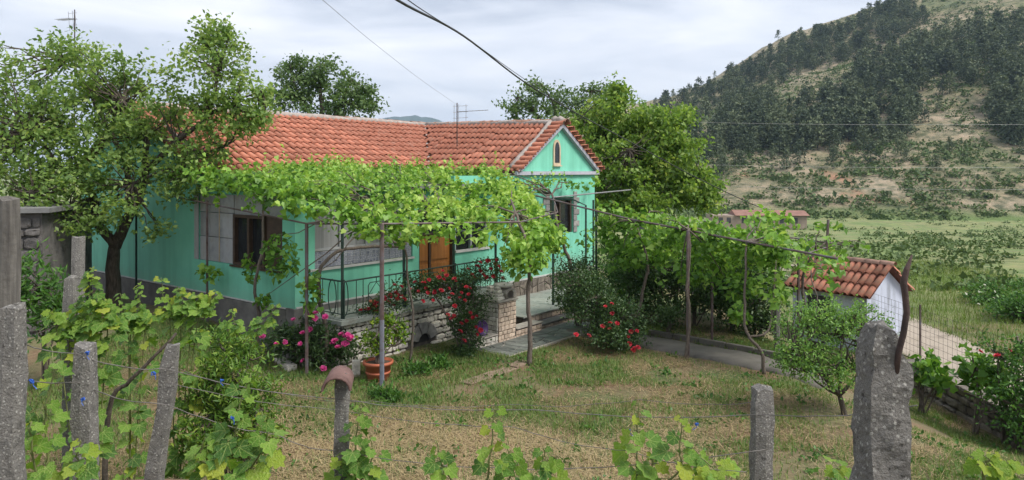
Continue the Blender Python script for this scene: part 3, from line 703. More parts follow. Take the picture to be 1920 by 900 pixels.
# ------------------------------------------------------------------ terrace, stone wall, railing
ter = hthing('terrace', 0, 0, 0, 'raised stone terrace with arched niche below the veranda of the turquoise house', 'terrace')
mb = MB(); mb.box((.25, -1.17, -.3), (5.25, -.05, .875)); mb.build('core', MT['joint'], ter)
mb = MB(); mb.box((.15, -1.33, .88), (5.30, -.052, .975)); mb.build('slab', MT['slab'], ter, bevel=.012)
crazy(ter, .2, 5.25, -1.28, -.08, .30, MT['slab'], lambda a, b_, d: (a, b_, .976 + d), 5, .010, .016, 'paving_stone')
AU, AZ = 2.58, .10
def rubble(parent, a0, a1, z0, z1, place, skip, mat, hmin=.10, hmax=.19, wmin=.14, wmax=.38, seed=1, name='stone', proud=.05):
    rs = random.Random(seed); z = z0
    while z < z1 - .04:
        h = min(rs.uniform(hmin, hmax), z1 - z); a = a0 + rs.uniform(-.1, 0)
        while a < a1:
            w_ = rs.uniform(wmin, wmax); b_ = min(a + w_, a1); aa = max(a, a0)
            if b_ - aa > .05 and not skip((aa + b_) / 2, z + h / 2, (b_ - aa) / 2, h / 2):
                g = .011; j = lambda s_: rs.uniform(-s_, s_); d = proud * rs.uniform(.5, 1.3)
                o4 = [(aa + g, z + g), (b_ - g, z + g), (b_ - g, z + h - g), (aa + g, z + h - g)]; o4 = [(p + j(.018), q + j(.014)) for p, q in o4]
                cx, cz = (aa + b_) / 2, z + h / 2; oct_ = []
                for i in range(4):
                    p, q = o4[i], o4[(i + 1) % 4]; t = rs.uniform(.12, .3); oct_ += [(p[0] + (q[0] - p[0]) * t, p[1] + (q[1] - p[1]) * t), (q[0] + (p[0] - q[0]) * t, q[1] + (p[1] - q[1]) * t)]
                inn = [(cx + (p - cx) * .72, cz + (q - cz) * .68) for p, q in oct_]
                vs = [place(p, q, 0) for p, q in oct_] + [place(p, q, d * .65) for p, q in oct_] + [place(p, q, d * rs.uniform(.85, 1.15)) for p, q in inn]
                fs = [tuple(range(16, 24))] + [(i, (i + 1) % 8, 8 + (i + 1) % 8, 8 + i) for i in range(8)] + [(8 + i, 8 + (i + 1) % 8, 16 + (i + 1) % 8, 16 + i) for i in range(8)]
                MB().add(vs, fs).build(name, mat, parent)
            a += w_
        z += h
rubble(ter, .26, 5.24, -.06, .875, lambda a, z_, d: (a, -1.171 - d, z_), lambda a, z_, w_, h: (a - AU) ** 2 + (z_ - AZ) ** 2 < .43 ** 2, MT['stone'], seed=4)
rubble(ter, -1.17, -.06, -.06, .875, lambda a, z_, d: (.249 - d, a, z_), lambda *a: False, MT['stone'], seed=9)
for k, (a0, a1) in enumerate(((168, 118), (114, 72), (68, 14))):                      # three big arch stones
    P = [(AU + .44 * math.cos(R(a0 + (a1 - a0) * t)), AZ + .46 * math.sin(R(a0 + (a1 - a0) * t))) for t in (0, .33, .66, 1)] + [(AU + .20 * math.cos(R(a0 + (a1 - a0) * t)), AZ + .20 * math.sin(R(a0 + (a1 - a0) * t))) for t in (1, .5, 0)]
    MB().prism(P, -1.25, -1.172).build('arch_stone', MT['darkstone'], ter, bevel=.015)
mb = MB(); mb.prism([(AU + .2 * math.cos(R(a)), AZ + .2 * math.sin(R(a))) for a in range(0, 181, 20)], -1.176, -1.171); mb.build('niche', MT['cable'], ter)  # flat black face, its colour stands in for the shade inside the recess

rl = hthing('railing', 0, 0, .99, 'dark green wrought iron railing with oval hoops along the terrace edge', 'railing')
def rod(parent, a, b_, r, name, mat='rail', n=6): return MB().tube([a, b_], r, n).build(name, MT[mat], parent)
def oval(parent, c_, ax, w_, h, r=.011, name='oval_hoop'):
    P = [];
    for i in range(17):
        a = 2 * math.pi * i / 16; p = Vector(c_); p[ax] += w_ * math.cos(a); p.z += h * math.sin(a); P.append(p)
    MB().tube(P, r, 5, False).build(name, MT['rail'], parent, True)
RY = -1.22
rod(rl, (.3, RY, .76), (5.2, RY, .76), .018, 'top_rail'); rod(rl, (.3, RY, .09), (5.2, RY, .09), .012, 'bottom_rail')
rod(rl, (.3, RY, .76), (.3, -.25, .76), .018, 'top_rail'); rod(rl, (.3, RY, .09), (.3, -.25, .09), .012, 'bottom_rail')
for u in (.3, 2.0, 3.62, 5.2):
    rod(rl, (u, RY, 0), (u, RY, .80), .022, 'rail_post'); oval(rl, (u, RY - .03, .42), 0, .085, .36)
for u in (.62, .80, 1.52, 1.72, 2.32, 2.5, 3.18, 3.36, 3.95, 4.15, 4.35, 4.55, 4.75, 4.95): rod(rl, (u, RY, .09), (u, RY, .76), .009, 'baluster')
for u0, u1 in ((.94, 1.38), (2.62, 3.06)):
    mb = MB(); c_ = (u0 + u1) / 2
    mb.tube([(u0, RY, .22), (u0, RY, .60), (u0 + .05, RY, .66), (u1 - .05, RY, .66), (u1, RY, .60), (u1, RY, .24), (u1 - .04, RY, .18), (u0 + .05, RY, .18), (u0, RY, .22)], .010, 5)
    mb.tube([(u0, RY, .40), (c_, RY, .65), (u1, RY, .40)], .009, 5); mb.tube([(u0, RY, .40), (c_, RY, .19), (u1, RY, .40)], .009, 5); mb.tube([(c_, RY, .66), (c_, RY, .76)], .009, 5)
    mb.build('ornament', MT['rail'], rl)
for v in (-.35, -.85): oval(rl, (.3, v, .42), 1, .13, .36); rod(rl, (.3, v - .18, .09), (.3, v - .18, .76), .009, 'baluster')

# middle landing + steps
ld = hthing('landing', 0, 0, 0, 'grey paved landing with brick faced steps under the wing window', 'steps')
mb = MB(); mb.box((5.32, -1.95, -.3), (9.6, -.05, .285)); mb.box((5.6, -2.30, -.3), (9.4, -1.96, .10)); mb.build('core', MT['joint'], ld)
mb = MB(); mb.box((5.30, -2.0, .29), (9.62, -.052, .33)); mb.build('slab', MT['slab'], ld, bevel=.008)
mb = MB(); mb.box((5.58, -2.36, .104), (9.42, -2.005, .15)); mb.build('tread', MT['plinth'], ld, bevel=.008)
def bricks(parent, a0, a1, z0, z1, place, seed, bw=.20, bh=.10, mat='brick', name='brick', proud=.02):
    rs = random.Random(seed); z = z0; k_ = 0
    while z < z1 - .03:
        h = min(bh * rs.uniform(.9, 1.1), z1 - z); a = a0 - (bw * .5 if k_ % 2 else 0)
        while a < a1:
            w_ = bw * rs.uniform(.75, 1.2); x0, x1 = max(a, a0), min(a + w_, a1)
            if x1 - x0 > .03:
                g = .007; d = proud * rs.uniform(.5, 1.4); q = .010
                o4 = [(x0 + g, z + g), (x1 - g, z + g), (x1 - g, z + h - g), (x0 + g, z + h - g)]; cx, cz = (x0 + x1) / 2, z + h / 2
                o4 = [(p + rs.uniform(-.006, .006), r_ + rs.uniform(-.006, .006)) for p, r_ in o4]
                i4 = [(p + math.copysign(q, cx - p), r_ + math.copysign(q, cz - r_)) for p, r_ in o4]
                vs = [place(p, r_, 0) for p, r_ in o4] + [place(p, r_, d * .7) for p, r_ in o4] + [place(p, r_, d) for p, r_ in i4]
                fs = [(8, 9, 10, 11)] + [(i, (i + 1) % 4, 4 + (i + 1) % 4, 4 + i) for i in range(4)] + [(4 + i, 4 + (i + 1) % 4, 8 + (i + 1) % 4, 8 + i) for i in range(4)]
                MB().add(vs, fs).build(name, MT[mat], parent)
            a += w_
        z += h; k_ += 1
bricks(ld, 5.62, 9.4, .13, .285, lambda a, z_, d: (a, -1.951 - d, z_), 2, .2, .155)
bricks(ld, 5.6, 9.4, -.04, .10, lambda a, z_, d: (a, -2.301 - d, z_), 3, .2, .14)

# brick oven
ov = hthing('garden_oven', 3.8, -2.40, 0, 'small stone brick garden oven with arched smoke opening at the terrace end', 'oven')
mb = MB(); mb.box((.02, .02, -.2), (.68, 1.05, .93)); mb.box((-.78, .03, -.2), (.02, .30, .20)); mb.box((.68, .03, -.2), (1.75, .28, .20)); mb.build('core', MT['joint'], ov)
bricks(ov, 0.02, .68, -.04, .93, lambda a, z_, d: (a, .019 - d, z_), 5, .15, .105)
bricks(ov, .02, 1.05, -.04, .93, lambda a, z_, d: (.019 - d, a, z_), 6, .15, .105, 'stone')
bricks(ov, .02, .6, .3, .93, lambda a, z_, d: (.681 + d, a, z_), 16, .15, .105)
bricks(ov, -.78, .0, -.04, .21, lambda a, z_, d: (a, .029 - d, z_), 7, .16, .12, 'stone')
bricks(ov, .70, 1.75, -.04, .21, lambda a, z_, d: (a, .029 - d, z_), 8, .16, .12)
mb = MB(); mb.box((-.80, -.01, .205), (-.01, .34, .235)); mb.box((.71, -.01, .205), (1.77, .32, .235)); mb.build('ledge', MT['palemortar'], ov, bevel=.01)
mb = MB(); mb.box((-.03, -.03, .935), (.73, .62, .985)); mb.build('cap', MT['palemortar'], ov, bevel=.012)
for i in range(4):                                                                   # stepped little tower left of the smoke hole
    zz = .99 + i * .075; k_ = i * .03
    for j in range(2):
        MB().box((.02 + k_, .02 + k_ + j * .22, zz), (.27 - k_ * .3, .23 + j * .22, zz + .065), .008).build('brick', MT['stone'], ov, bevel=.012)
mb = MB(); P = arch(.48, .99, .21, 1.10, 1.23); P2 = arch(.48, .99, .10, 1.10, 1.17)
for i in range(2, len(P)):
    j = (i + 1) % len(P)
    if i == len(P) - 1: j = 0
    mb.add([(P[i][0], .0, P[i][1]), (P[j][0], .0, P[j][1]), (P2[j][0], .0, P2[j][1]), (P2[i][0], .0, P2[i][1]), (P[i][0], .5, P[i][1]), (P[j][0], .5, P[j][1]), (P2[j][0], .5, P2[j][1]), (P2[i][0], .5, P2[i][1])],
           [(0, 1, 2, 3), (7, 6, 5, 4), (0, 4, 5, 1), (2, 6, 7, 3), (1, 5, 6, 2), (3, 7, 4, 0)])
mb.box((.27, .0, .99), (.38, .5, 1.10)); mb.box((.58, .0, .99), (.69, .5, 1.10)); mb.box((.3, .45, .99), (.66, .52, 1.2)); mb.build('smoke_hood', MT['palemortar'], ov, bevel=.015)
mb = MB(); mb.lathe([(.05, .0), (.19, .02), (.235, .07), (.21, .13), (.1, .16), (.02, .165)], 12); o = mb.build('cap_stone', MT['stone'], ov, True); o.location = (.46, .22, 1.225); o.scale = (1, 1.1, .75)
MB().box((.80, .35, .34), (1.05, .62, .60)).build('block', MT['slab'], ov, bevel=.02)
pb = MB().lathe([(.05, 0), (.16, .0), (.19, .06), (.17, .065), (.14, .02), (.02, .015)], 20).build('plastic_basin', MT['purple'], None, True)
pb.location = HL(3.45, -2.17, .395); pb.rotation_euler = (R(78), 0, TH); tag(pb, 'round purple plastic basin leaning beside the stone oven', 'basin')

# patio of crazy paving + strips
pt = empty('patio', (0, 0, 0)); pt['kind'] = 'structure'; pt.location = HC; pt.rotation_euler = (0, 0, TH)
mb = MB(); mb.add([(3.0, -3.35, .028), (8.6, -3.5, .028), (8.6, -2.30, .028), (3.0, -2.3, .028), (3.0, -3.35, -.3), (8.6, -3.5, -.3), (8.6, -2.3, -.3), (3, -2.3, -.3)], [(0, 1, 2, 3), (0, 4, 5, 1), (1, 5, 6, 2), (3, 2, 6, 7), (0, 3, 7, 4)]); ptm = mb.build('paving_bed', MT['palemortar'], pt)
crazy(ptm, 3.03, 8.57, -3.33, -2.42, .27, MT['pave'], lambda a, b_, d: (a, b_, .0285 + d), 21, .012, .016, 'paving_stone')

def strip(name, pts, width, z_off, mat, kind='structure', thick=.0, n=40):
    """flat strip that follows the ground along world points"""
    pts = [Vector((*p, 0)) for p in pts]; V_ = []; Fc = []
    tot = [0]
    for i in range(len(pts) - 1): tot.append(tot[-1] + (pts[i + 1] - pts[i]).length)
    for i in range(n + 1):
        s_ = tot[-1] * i / n; k_ = max(j for j in range(len(tot) - 1) if tot[j] <= s_ + 1e-6); t = (s_ - tot[k_]) / (tot[k_ + 1] - tot[k_])
        p = pts[k_].lerp(pts[k_ + 1], t); q = (pts[k_ + 1] - pts[k_]).normalized(); nn = Vector((-q.y, q.x, 0))
        for e_ in (-1, -.985, 0, .985, 1):
            w_ = p + nn * width / 2 * e_ * (1 + .06 * math.sin(i * 1.7 + e_)); V_.append((w_.x, w_.y, gzf(w_.x, w_.y) + z_off - (thick if abs(e_) == 1 and thick else 0)))
    for i in range(n):
        for k_ in range(4): a = i * 5 + k_; Fc.append((a, a + 1, a + 6, a + 5))
    o = link(bpy.data.objects.new(name, np_mesh(name, np.array(V_), np.array(Fc), MT[mat], None, True)))
    o['kind'] = kind; return o
strip('path', [(1.7, 18.2), (3.0, 16.8), (5.2, 14.85), (6.2, 13.9)], 1.05, .05, 'pathc', thick=.12)
# kerb stones along the far edge of the path
kb = empty('path_kerb', (0, 0, 0)); tag(kb, 'low concrete kerb along the far side of the garden path', 'kerb')
P0, P1 = Vector((3.35, 17.55, 0)), Vector((6.3, 14.85, 0)); q = (P1 - P0).normalized(); nn = Vector((-q.y, q.x, 0))
for i in range(6):
    a = P0.lerp(P1, i / 6); c_ = P0.lerp(P1, (i + .97) / 6); z0 = gzf(a.x, a.y)
    vs = [a - nn * .05, c_ - nn * .05, c_ + nn * .05, a + nn * .05]
    MB().add([(v.x, v.y, z0 - .1) for v in vs] + [(v.x, v.y, z0 + .13) for v in vs], [(0, 3, 2, 1), (4, 5, 6, 7), (0, 1, 5, 4), (1, 2, 6, 5), (2, 3, 7, 6), (3, 0, 4, 7)]).build('kerb_stone', MT['pathc'], kb, bevel=.015)
strip('dirt_road', [(11.2, 2), (11.7, 12), (11.9, 20), (12.6, 28), (16, 40)], 2.5, .03, 'dirt')
# garden edging slabs and loose stones
def slab_thing(name, label, cat, p, size, rz, mat, tilt=0):
    mb = MB().box((-size[0] / 2, -size[1] / 2, -.02), (size[0] / 2, size[1] / 2, size[2]), .01); o = mb.build(name, MT[mat], None, bevel=.012)
    o.location = (p[0], p[1], gzf(p[0], p[1])); o.rotation_euler = (tilt, 0, rz); return tag(o, label, cat)
eg = empty('edging', (0, 0, 0)); tag(eg, 'row of brown paving slabs sunk in the lawn below the patio', 'edging')
a, c_ = atz(872, 13.5, 0), atz(985, 15.0, 0); q = c_ - a; ang = math.atan2(q.y, q.x)
for i in range(4):
    p = a + q * ((i + .5) / 4); o = MB().box((-.235, -.14, -.03), (.235, .14, .035), .008).build('slab', M_noise('brown_slab', (.17, .12, .085), (.26, .19, .14), 6) if i == 0 else bpy.data.materials['brown_slab'], eg, bevel=.01)
    o.location = (p.x, p.y, gzf(p.x, p.y)); o.rotation_euler = (0, 0, ang)
slab_thing('stone_slab', 'long pale stone slab lying by the pink peonies', 'stone', atz(535, 14.6, 0), (.75, .2, .12), -.9, 'stone')
slab_thing('stone_block', 'small pale stone block beside the terracotta pot', 'stone', atz(668, 14.0, 0), (.16, .14, .3), .3, 'stone')

# ------------------------------------------------------------------ pergola frames
def pipe(parent, pts, r, name, mat='post'): return MB().tube(pts, r, 6).build(name, MT[mat], parent, False)
pg = empty('pergola', atz(716, 13.27, 0), 0, 'steel pipe pergola carrying the grape vines in front of the terrace', 'pergola'); B = pg.location.copy()
def wpipe(parent, pts, r, name, mat='post'):
    b0 = parent.location; return pipe(parent, [Vector(p) - b0 for p in pts], r, name, mat)
PA, PB = atz(575, 14.0, 0), atz(716, 13.27, 0)
TA, TB = PA + Vector((0, 0, 2.97)), PB + Vector((0, 0, 3.02))
wpipe(pg, [PA - Vector((0, 0, .2)), TA], .035, 'post'); 
wpipe(pg, [PB - Vector((0, 0, .2)), PB + Vector((0, 0, 1.25))], .044, 'post', 'bluepost'); wpipe(pg, [PB + Vector((0, 0, 1.25)), TB], .042, 'post')
TD = HL(2.6, -3.95, 2.95); TG = HL(5.2, -3.1, 3.0); TE = HL(7.12, -1.63, 3.27)
wpipe(pg, [TA, TB], .02, 'beam'); wpipe(pg, [TB, TD], .02, 'beam'); wpipe(pg, [TD, TG], .016, 'beam'); wpipe(pg, [TG, TE], .016, 'beam')
wpipe(pg, [TA, HL(-.28, 5.0, 3.4)], .018, 'beam'); wpipe(pg, [HL(-.28, 3.0, .3), HL(-.28, 3.0, 3.3)], .03, 'post'); wpipe(pg, [HL(-.30, 6.5, .4), HL(-.3, 6.5, 3.5)], .03, 'post', 'rail')
for u in (.3, 2.0, 3.62, 5.2): wpipe(pg, [HL(u, RY + .05, .97), HL(u, RY + .05, 3.05)], .032, 'post', 'rail')
wpipe(pg, [HL(.3, RY + .05, 3.05), HL(5.2, RY + .05, 3.05)], .025, 'beam', 'rail')
wpipe(pg, [HL(7.12, -1.63, .3), TE], .034, 'post', 'rail'); wpipe(pg, [HL(8.6, -1.75, .0), HL(8.6, -1.75, 3.0), HL(8.75, -1.2, 3.15), HL(8.8, -.1, 3.15)], .028, 'post', 'rail')
wpipe(pg, [HL(9.9, -1.2, 0), HL(9.9, -1.2, 3.1)], .03, 'post', 'rail'); wpipe(pg, [TE, HL(12.6, -1.0, 3.35)], .022, 'beam', 'steel')
for u, v in ((.3, TA), (2.0, TB), (3.62, TD), (5.2, TG)): wpipe(pg, [HL(u, RY + .05, 3.05), v], .018, 'beam')
for u in (.4, 1.8, 3.2, 4.6, 6.0): wpipe(pg, [HL(u, RY + .05, 3.05), HL(u, 3.5, 3.85)], .014, 'beam')
wpipe(pg, [HL(3.3, RY, 2.55), HL(4.3, -2.2, 2.62), HL(5.2, -3.0, 2.66)], .03, 'brace', 'rail')
# right pergola
rg0 = atz(1290, 15.3, 0)
rg = empty('pergola', (rg0.x, rg0.y, gzf(rg0.x, rg0.y)), 0, 'low vine pergola of pipes and poles beside the garden path', 'pergola')
rail_pts = [at(985, 362, 19.0), at(1177, 410, 17.0), at(1400, 453, 14.6), at(1570, 485, 13.0)]
wpipe(rg, rail_pts, .022, 'beam'); bk = [at(1130, 412, 22.0), at(1320, 424, 19.8), at(1500, 448, 17.6), at(1600, 462, 16.6)]; wpipe(rg, bk, .02, 'beam')
for px, d_, top, mt, r_ in ((1290, 15.3, 432, 'post', .036), (1335, 16.6, 430, 'post', .032), (1118, 18.6, 392, 'rail', .03), (1497, 15.6, 468, 'post', .03)):
    p = atz(px, d_, 0); z0 = gzf(p.x, p.y); wpipe(rg, [(p.x, p.y, z0 - .2), at(px, top, d_)], r_, 'post', mt)
p = at(1457, 480, 16.5); z0 = gzf(p.x, p.y); wpipe(rg, [(p.x, p.y, z0 - .2), p], .07, 'post', 'concrete')
for t in (0.15, .4, .65, .9):
    i = min(2, int(t * 3)); f_ = t * 3 - i; wpipe(rg, [rail_pts[i].lerp(rail_pts[i + 1], f_), bk[i].lerp(bk[i + 1], f_)], .014, 'beam')
wpipe(rg, [at(1550, 470, 15.5), at(1553, 412, 15.5)], .03, 'post', 'post')

# ------------------------------------------------------------------ grape vines on the pergolas
def inpoly(P, poly):
    x, y = P[:, 0], P[:, 1]; ins = np.zeros(len(P), bool); j = len(poly) - 1
    for i in range(len(poly)):
        xi, yi = poly[i]; xj, yj = poly[j]
        c_ = ((yi > y) != (yj > y)) & (x < (xj - xi) * (y - yi) / (yj - yi + 1e-12) + xi); ins ^= c_; j = i
    return ins
POLY = [(-.75, 3.3), (-.85, -1.1), (-.25, -2.7), (2.6, -4.15), (4.3, -3.75), (5.3, -2.6), (6.2, -1.3), (7.9, -.55), (11.6, -.6), (11.6, -.12), (7.5, -.1), (7.4, 3.3)]
def can_z(u, v):
    z = 3.02 + .78 * sstep(-3.2, .6, v) + .10 * sstep(.6, 3.2, v); z = z - .35 * sstep(1.2, 3.0, u) * sstep(-2.2, -4.0, v)
    z = np.where(u > 7.5, 3.58, z)
    return z + .46 * (vnoise(u, v, .8, 31) - .5) + .24 * (vnoise(u, v, .33, 32) - .5)
n = 22500; Q = np.stack([rng.uniform(-.9, 11.7, n), rng.uniform(-4.2, 3.4, n)], 1)
Q = Q[inpoly(Q, POLY)]
dens = vnoise(Q[:, 0], Q[:, 1], .55, 41); Q = Q[((dens > .40) | (rng.random(len(Q)) < .12)) & ((Q[:, 0] < 7.5) | (rng.random(len(Q)) < .5))]
zz = can_z(Q[:, 0], Q[:, 1]) + rng.normal(0, .09, len(Q)) + .05
PTS = [np.column_stack([Q, zz])]
# upright young shoots, and curtains hanging at the open edges
def edge_pts(k):
    E = [(-.8, 3.2), (-.85, -1.0), (-.25, -2.7), (2.6, -4.1), (4.3, -3.7), (6.0, -1.6)]; t = rng.random(k) * (len(E) - 1); i = t.astype(int); f_ = t - i
    A = np.array(E); return A[i] + (A[i + 1] - A[i]) * f_[:, None] + rng.normal(0, .12, (k, 2))
S = []; tones = []
for k_ in range(430):
    u, v = Q[rng.integers(len(Q))]; z0 = float(can_z(u, v)); h = rng.uniform(.15, .5); ln = rng.normal(0, .25, 2)
    for i in range(rng.integers(4, 9)):
        t = i / 8; S.append((u + ln[0] * t * h, v + ln[1] * t * h, z0 + t * h * 1.3 + .05)); 
HG = []
for u, v in edge_pts(230):
    z0 = float(can_z(u, v)); ln = rng.uniform(.1, .55) * (0.4 + rng.random() * .8)
    for i in range(int(ln * 22)):
        HG.append((u + rng.normal(0, .07), v + rng.normal(0, .07), z0 - ln * rng.random()))
for c_, r_, n_ in (((2.75, -3.95, 2.25), (.55, .5, .45), 420), ((3.4, -3.7, 2.6), (.7, .6, .35), 420), ((-.55, -.3, 2.3), (.3, .5, .5), 200), ((-.4, -1.1, 1.6), (.22, .25, .5), 110), ((1.0, -2.2, 2.7), (.7, .5, .2), 120), ((4.4, -3.4, 2.5), (.5, .4, .4), 220), ((-.5, .9, 1.9), (.15, .3, .35), 50), ((-.55, .3, 1.3), (.2, .2, .2), 40),
                   ((8.9, -1.6, 2.0), (.2, .3, .4), 50), ((-.45, 2.6, 1.7), (.15, .5, .2), 60), ((4.25, -1.0, 2.85), (.7, .5, .25), 80), ((1.2, -1.0, 2.75), (.8, .4, .2), 70)):
    HG += [tuple(x) for x in np.array(c_) + ball(n_, shell=.35) * np.array(r_)]
PTS += [np.array(S), np.array(HG)]
AP = np.concatenate(PTS)
W = np.array([tuple(HL(*p)) for p in AP])
trunks = [ # name label, base world, path, canopy anchor (u,v)
 ('grape vine trained up the veranda corner below the brown window', [HL(-.55, .55, .1), HL(-.5, .55, 1.0), HL(-.62, .5, 1.6), HL(-.45, .5, 2.4), HL(-.3, .7, 3.4)], .045, (-.2, 2.2)),
 ('twisted grape vine climbing beside the pink peonies to the pergola', [atz(606, 14.25, 0), at(612, 620, 14.3), at(598, 560, 14.3), at(603, 500, 14.3), at(640, 470, 14.6), at(700, 462, 14.9), at(760, 458, 15.1), HL(1.5, -1.5, 3.05)], .05, (.7, -1.0)),
 ('slender grape vine rising in front of the arched niche', [atz(768, 14.9, 0), at(775, 600, 14.9), at(764, 520, 15.0), at(760, 470, 15.0), at(735, 440, 15.0), HL(2.6, -1.5, 3.2)], .032, (3.4, .6)),
 ('tree like grape vine with straight grey trunk in the lawn by the patio', [atz(992, 14.8, 0), at(994, 620, 14.8), at(990, 560, 14.8), at(993, 500, 14.8), at(985, 450, 14.8), HL(2.9, -3.6, 3.1)], .058, (4.2, -3.0)),
 ('gnarled grape vine leaning across the wing wall near the window', [HL(8.0, -1.5, .3), HL(8.2, -1.5, 1.2), HL(8.0, -1.4, 1.8), HL(7.8, -1.3, 2.5), HL(8.4, -.7, 3.3)], .07, (8.6, -.5)),
]
anch = np.array([t[3] for t in trunks]); wts = np.array([1, 1, .8, 1, 1])
own = np.argmin(((AP[:, None, :2] - anch[None]) ** 2).sum(-1), 1)
for i, (lab, path, r_, _) in enumerate(trunks):
    base = Vector(path[0]); base.z = min(base.z, .3) if i in (0, 4) else gzf(base.x, base.y) - .02
    v_ = empty('grape_vine', base, 0, lab, 'grape vine', 'grape vines on the front pergola'); mb = MB()
    pp = [base] + path[1:]; limb(mb, [Vector(p) - base for p in pp], r_, r_ * .5, 7, 5, r_ * .25)
    mb.build('trunk', MT['vinebark'], v_, True)
    sel = np.where(own == i)[0]; cm = MB()
    for k_ in range(12):
        q_ = W[sel[rng.integers(len(sel))]]; cm.tube(curve_pts(Vector(path[-1]) - base, Vector(q_) - base, .12, 5, .05), [.022, .02, .016, .013, .010, .006], 5, False)
    cm.build('canes', MT['vinebark'], v_, True)
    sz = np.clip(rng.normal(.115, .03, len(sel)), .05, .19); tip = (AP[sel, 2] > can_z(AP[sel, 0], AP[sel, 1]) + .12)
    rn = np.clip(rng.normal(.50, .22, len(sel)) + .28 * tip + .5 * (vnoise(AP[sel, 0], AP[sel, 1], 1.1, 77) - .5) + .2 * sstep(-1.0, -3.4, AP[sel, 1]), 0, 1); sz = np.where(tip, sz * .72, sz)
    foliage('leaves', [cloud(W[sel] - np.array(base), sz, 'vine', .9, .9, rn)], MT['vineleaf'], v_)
# right pergola vines
rp_ = np.array([tuple(p) for p in rail_pts]); bp_ = np.array([tuple(p) for p in bk])
def rp_pt(s_, t):
    i = np.minimum((s_ * 3).astype(int), 2); f_ = (s_ * 3 - i)[:, None]; a = rp_[i] + (rp_[i + 1] - rp_[i]) * f_; b_ = bp_[i] + (bp_[i + 1] - bp_[i]) * f_
    return a + (b_ - a) * t[:, None]
n = 7200; s_ = rng.random(n) * .77 + .22; t = rng.random(n) ** 1.1; keep = vnoise(s_ * 12, t * 5, .8, 51) > .42; s_, t = s_[keep], t[keep]
RP = rp_pt(s_, t); RP[:, 2] += rng.normal(-.20, .13, len(RP)) + .3 * (vnoise(s_ * 12, t * 5, .9, 52) - .3)
ex = [RP]; es = [s_]
for k_ in range(90):                                                                 # shoots standing above the front rail
    q_ = rng.random(1) * .78 + .22; p = rp_pt(q_, np.array([rng.random() * .25]))[0]; h = rng.uniform(.05, .38); m_ = rng.integers(5, 10)
    ex.append(np.stack([p + np.array([rng.normal(0, .05), rng.normal(0, .05), h * i / m_]) for i in range(m_)])); es.append(np.full(m_, q_[0]))
for k_ in range(130):                                                                # hanging shoots
    q_ = rng.random(1) * .76 + .24; p = rp_pt(q_, np.array([rng.random() ** 2]))[0]; h = rng.uniform(.2, 1.5); m_ = int(h * 14) + 2
    ex.append(np.stack([p + np.array([rng.normal(0, .09), rng.normal(0, .09), -h * rng.random()]) for i in range(m_)])); es.append(np.full(m_, q_[0]))
for (px, py, d_, rr, n_) in ((1180, 480, 17.6, .5, 200), (1230, 470, 17.5, .55, 260), (1150, 450, 18.3, .45, 160), (1390, 540, 15.3, .4, 150), (1385, 590, 14.9, .25, 60), (1450, 475, 15.5, .4, 160), (1340, 490, 16.5, .5, 200), (1300, 520, 16, .35, 90), (1550, 438, 15.8, .4, 130), (1600, 462, 16.5, .25, 60), (1475, 550, 15.2, .25, 70), (1440, 430, 16.5, .7, 320), (1630, 470, 16.8, .18, 50)):
    p = np.array(at(px, py, d_)); ex.append(p + ball(n_, shell=.38) * rr * np.array([1, 1, .8])); es.append(np.full(n_, np.clip((px - 985) / 585, .02, .98)))
RP = np.concatenate(ex); RS = np.concatenate(es)
kp = ~((RP[:, 0] / RP[:, 1] * F + 960 > 1478) & (RP[:, 0] / RP[:, 1] * F + 960 < 1700) & (RP[:, 2] < 2.72) & (rng.random(len(RP)) < .9)); RP, RS = RP[kp], RS[kp]
rtr = [('grape vine with a bent bare trunk behind the red rose bush', [atz(1188, 17.0, 0), at(1205, 545, 17.0), at(1215, 500, 17.0), at(1205, 455, 17.0), at(1190, 415, 17.2)], .045),
       ('grape vine tied to the rusty pergola post at the path edge', [atz(1284, 15.25, 0), at(1293, 600, 15.25), at(1288, 540, 15.25), at(1294, 470, 15.3), at(1290, 430, 15.4)], .04),
       ('forked pale grape vine trunk curving up at the path end', [atz(1432, 14.1, 0), at(1428, 660, 14.1), at(1405, 632, 14.2), at(1396, 600, 14.3), at(1398, 520, 14.4), at(1400, 455, 14.6)], .04),
       ('grape vine spreading over the tiled shed corner', [atz(1520, 15.8, -.5), at(1512, 600, 15.8), at(1505, 520, 15.8), at(1530, 470, 15.8)], .045)]
sp_ = np.array([.36, .56, .76, .99]); own = np.argmin(np.abs(RS[:, None] - np.array([.22, .5, .74, .96])[None]), 1)
for i, (lab, path, r_) in enumerate(rtr):
    base = Vector(path[0]); base.z = gzf(base.x, base.y) - .02; v_ = empty('grape_vine', base, 0, lab, 'grape vine', 'grape vines on the path pergola'); mb = MB()
    limb(mb, [Vector((0, 0, 0))] + [Vector(p) - base for p in path[1:]], r_, r_ * .5, 7, 5, r_ * .3)
    if i == 2: limb(mb, [Vector(at(1405, 632, 14.2)) - base, Vector(at(1440, 620, 14.3)) - base, Vector(at(1450, 560, 14.5)) - base, Vector(at(1455, 480, 14.8)) - base], .025, .014, 6, 4, .01)
    mb.build('trunk', MT['vinebark'], v_, True)
    sel = np.where(own == i)[0]; cm = MB()
    for k_ in range(9): cm.tube(curve_pts(Vector(path[-1]) - base, Vector(RP[sel[rng.integers(len(sel))]]) - base, .1, 5, .05), [.02, .018, .014, .012, .01, .006], 5, False)
    cm.build('canes', MT['vinebark'], v_, True)
    rn = np.clip(rng.normal(.5, .24, len(sel)) + .3 * (vnoise(RP[sel, 0], RP[sel, 1], .8, 78) - .5), 0, 1)
    foliage('leaves', [cloud(RP[sel] - np.array(base), np.clip(rng.normal(.12, .03, len(sel)), .06, .19), 'vine', .9, .9, rn)], MT['vineleaf'], v_)

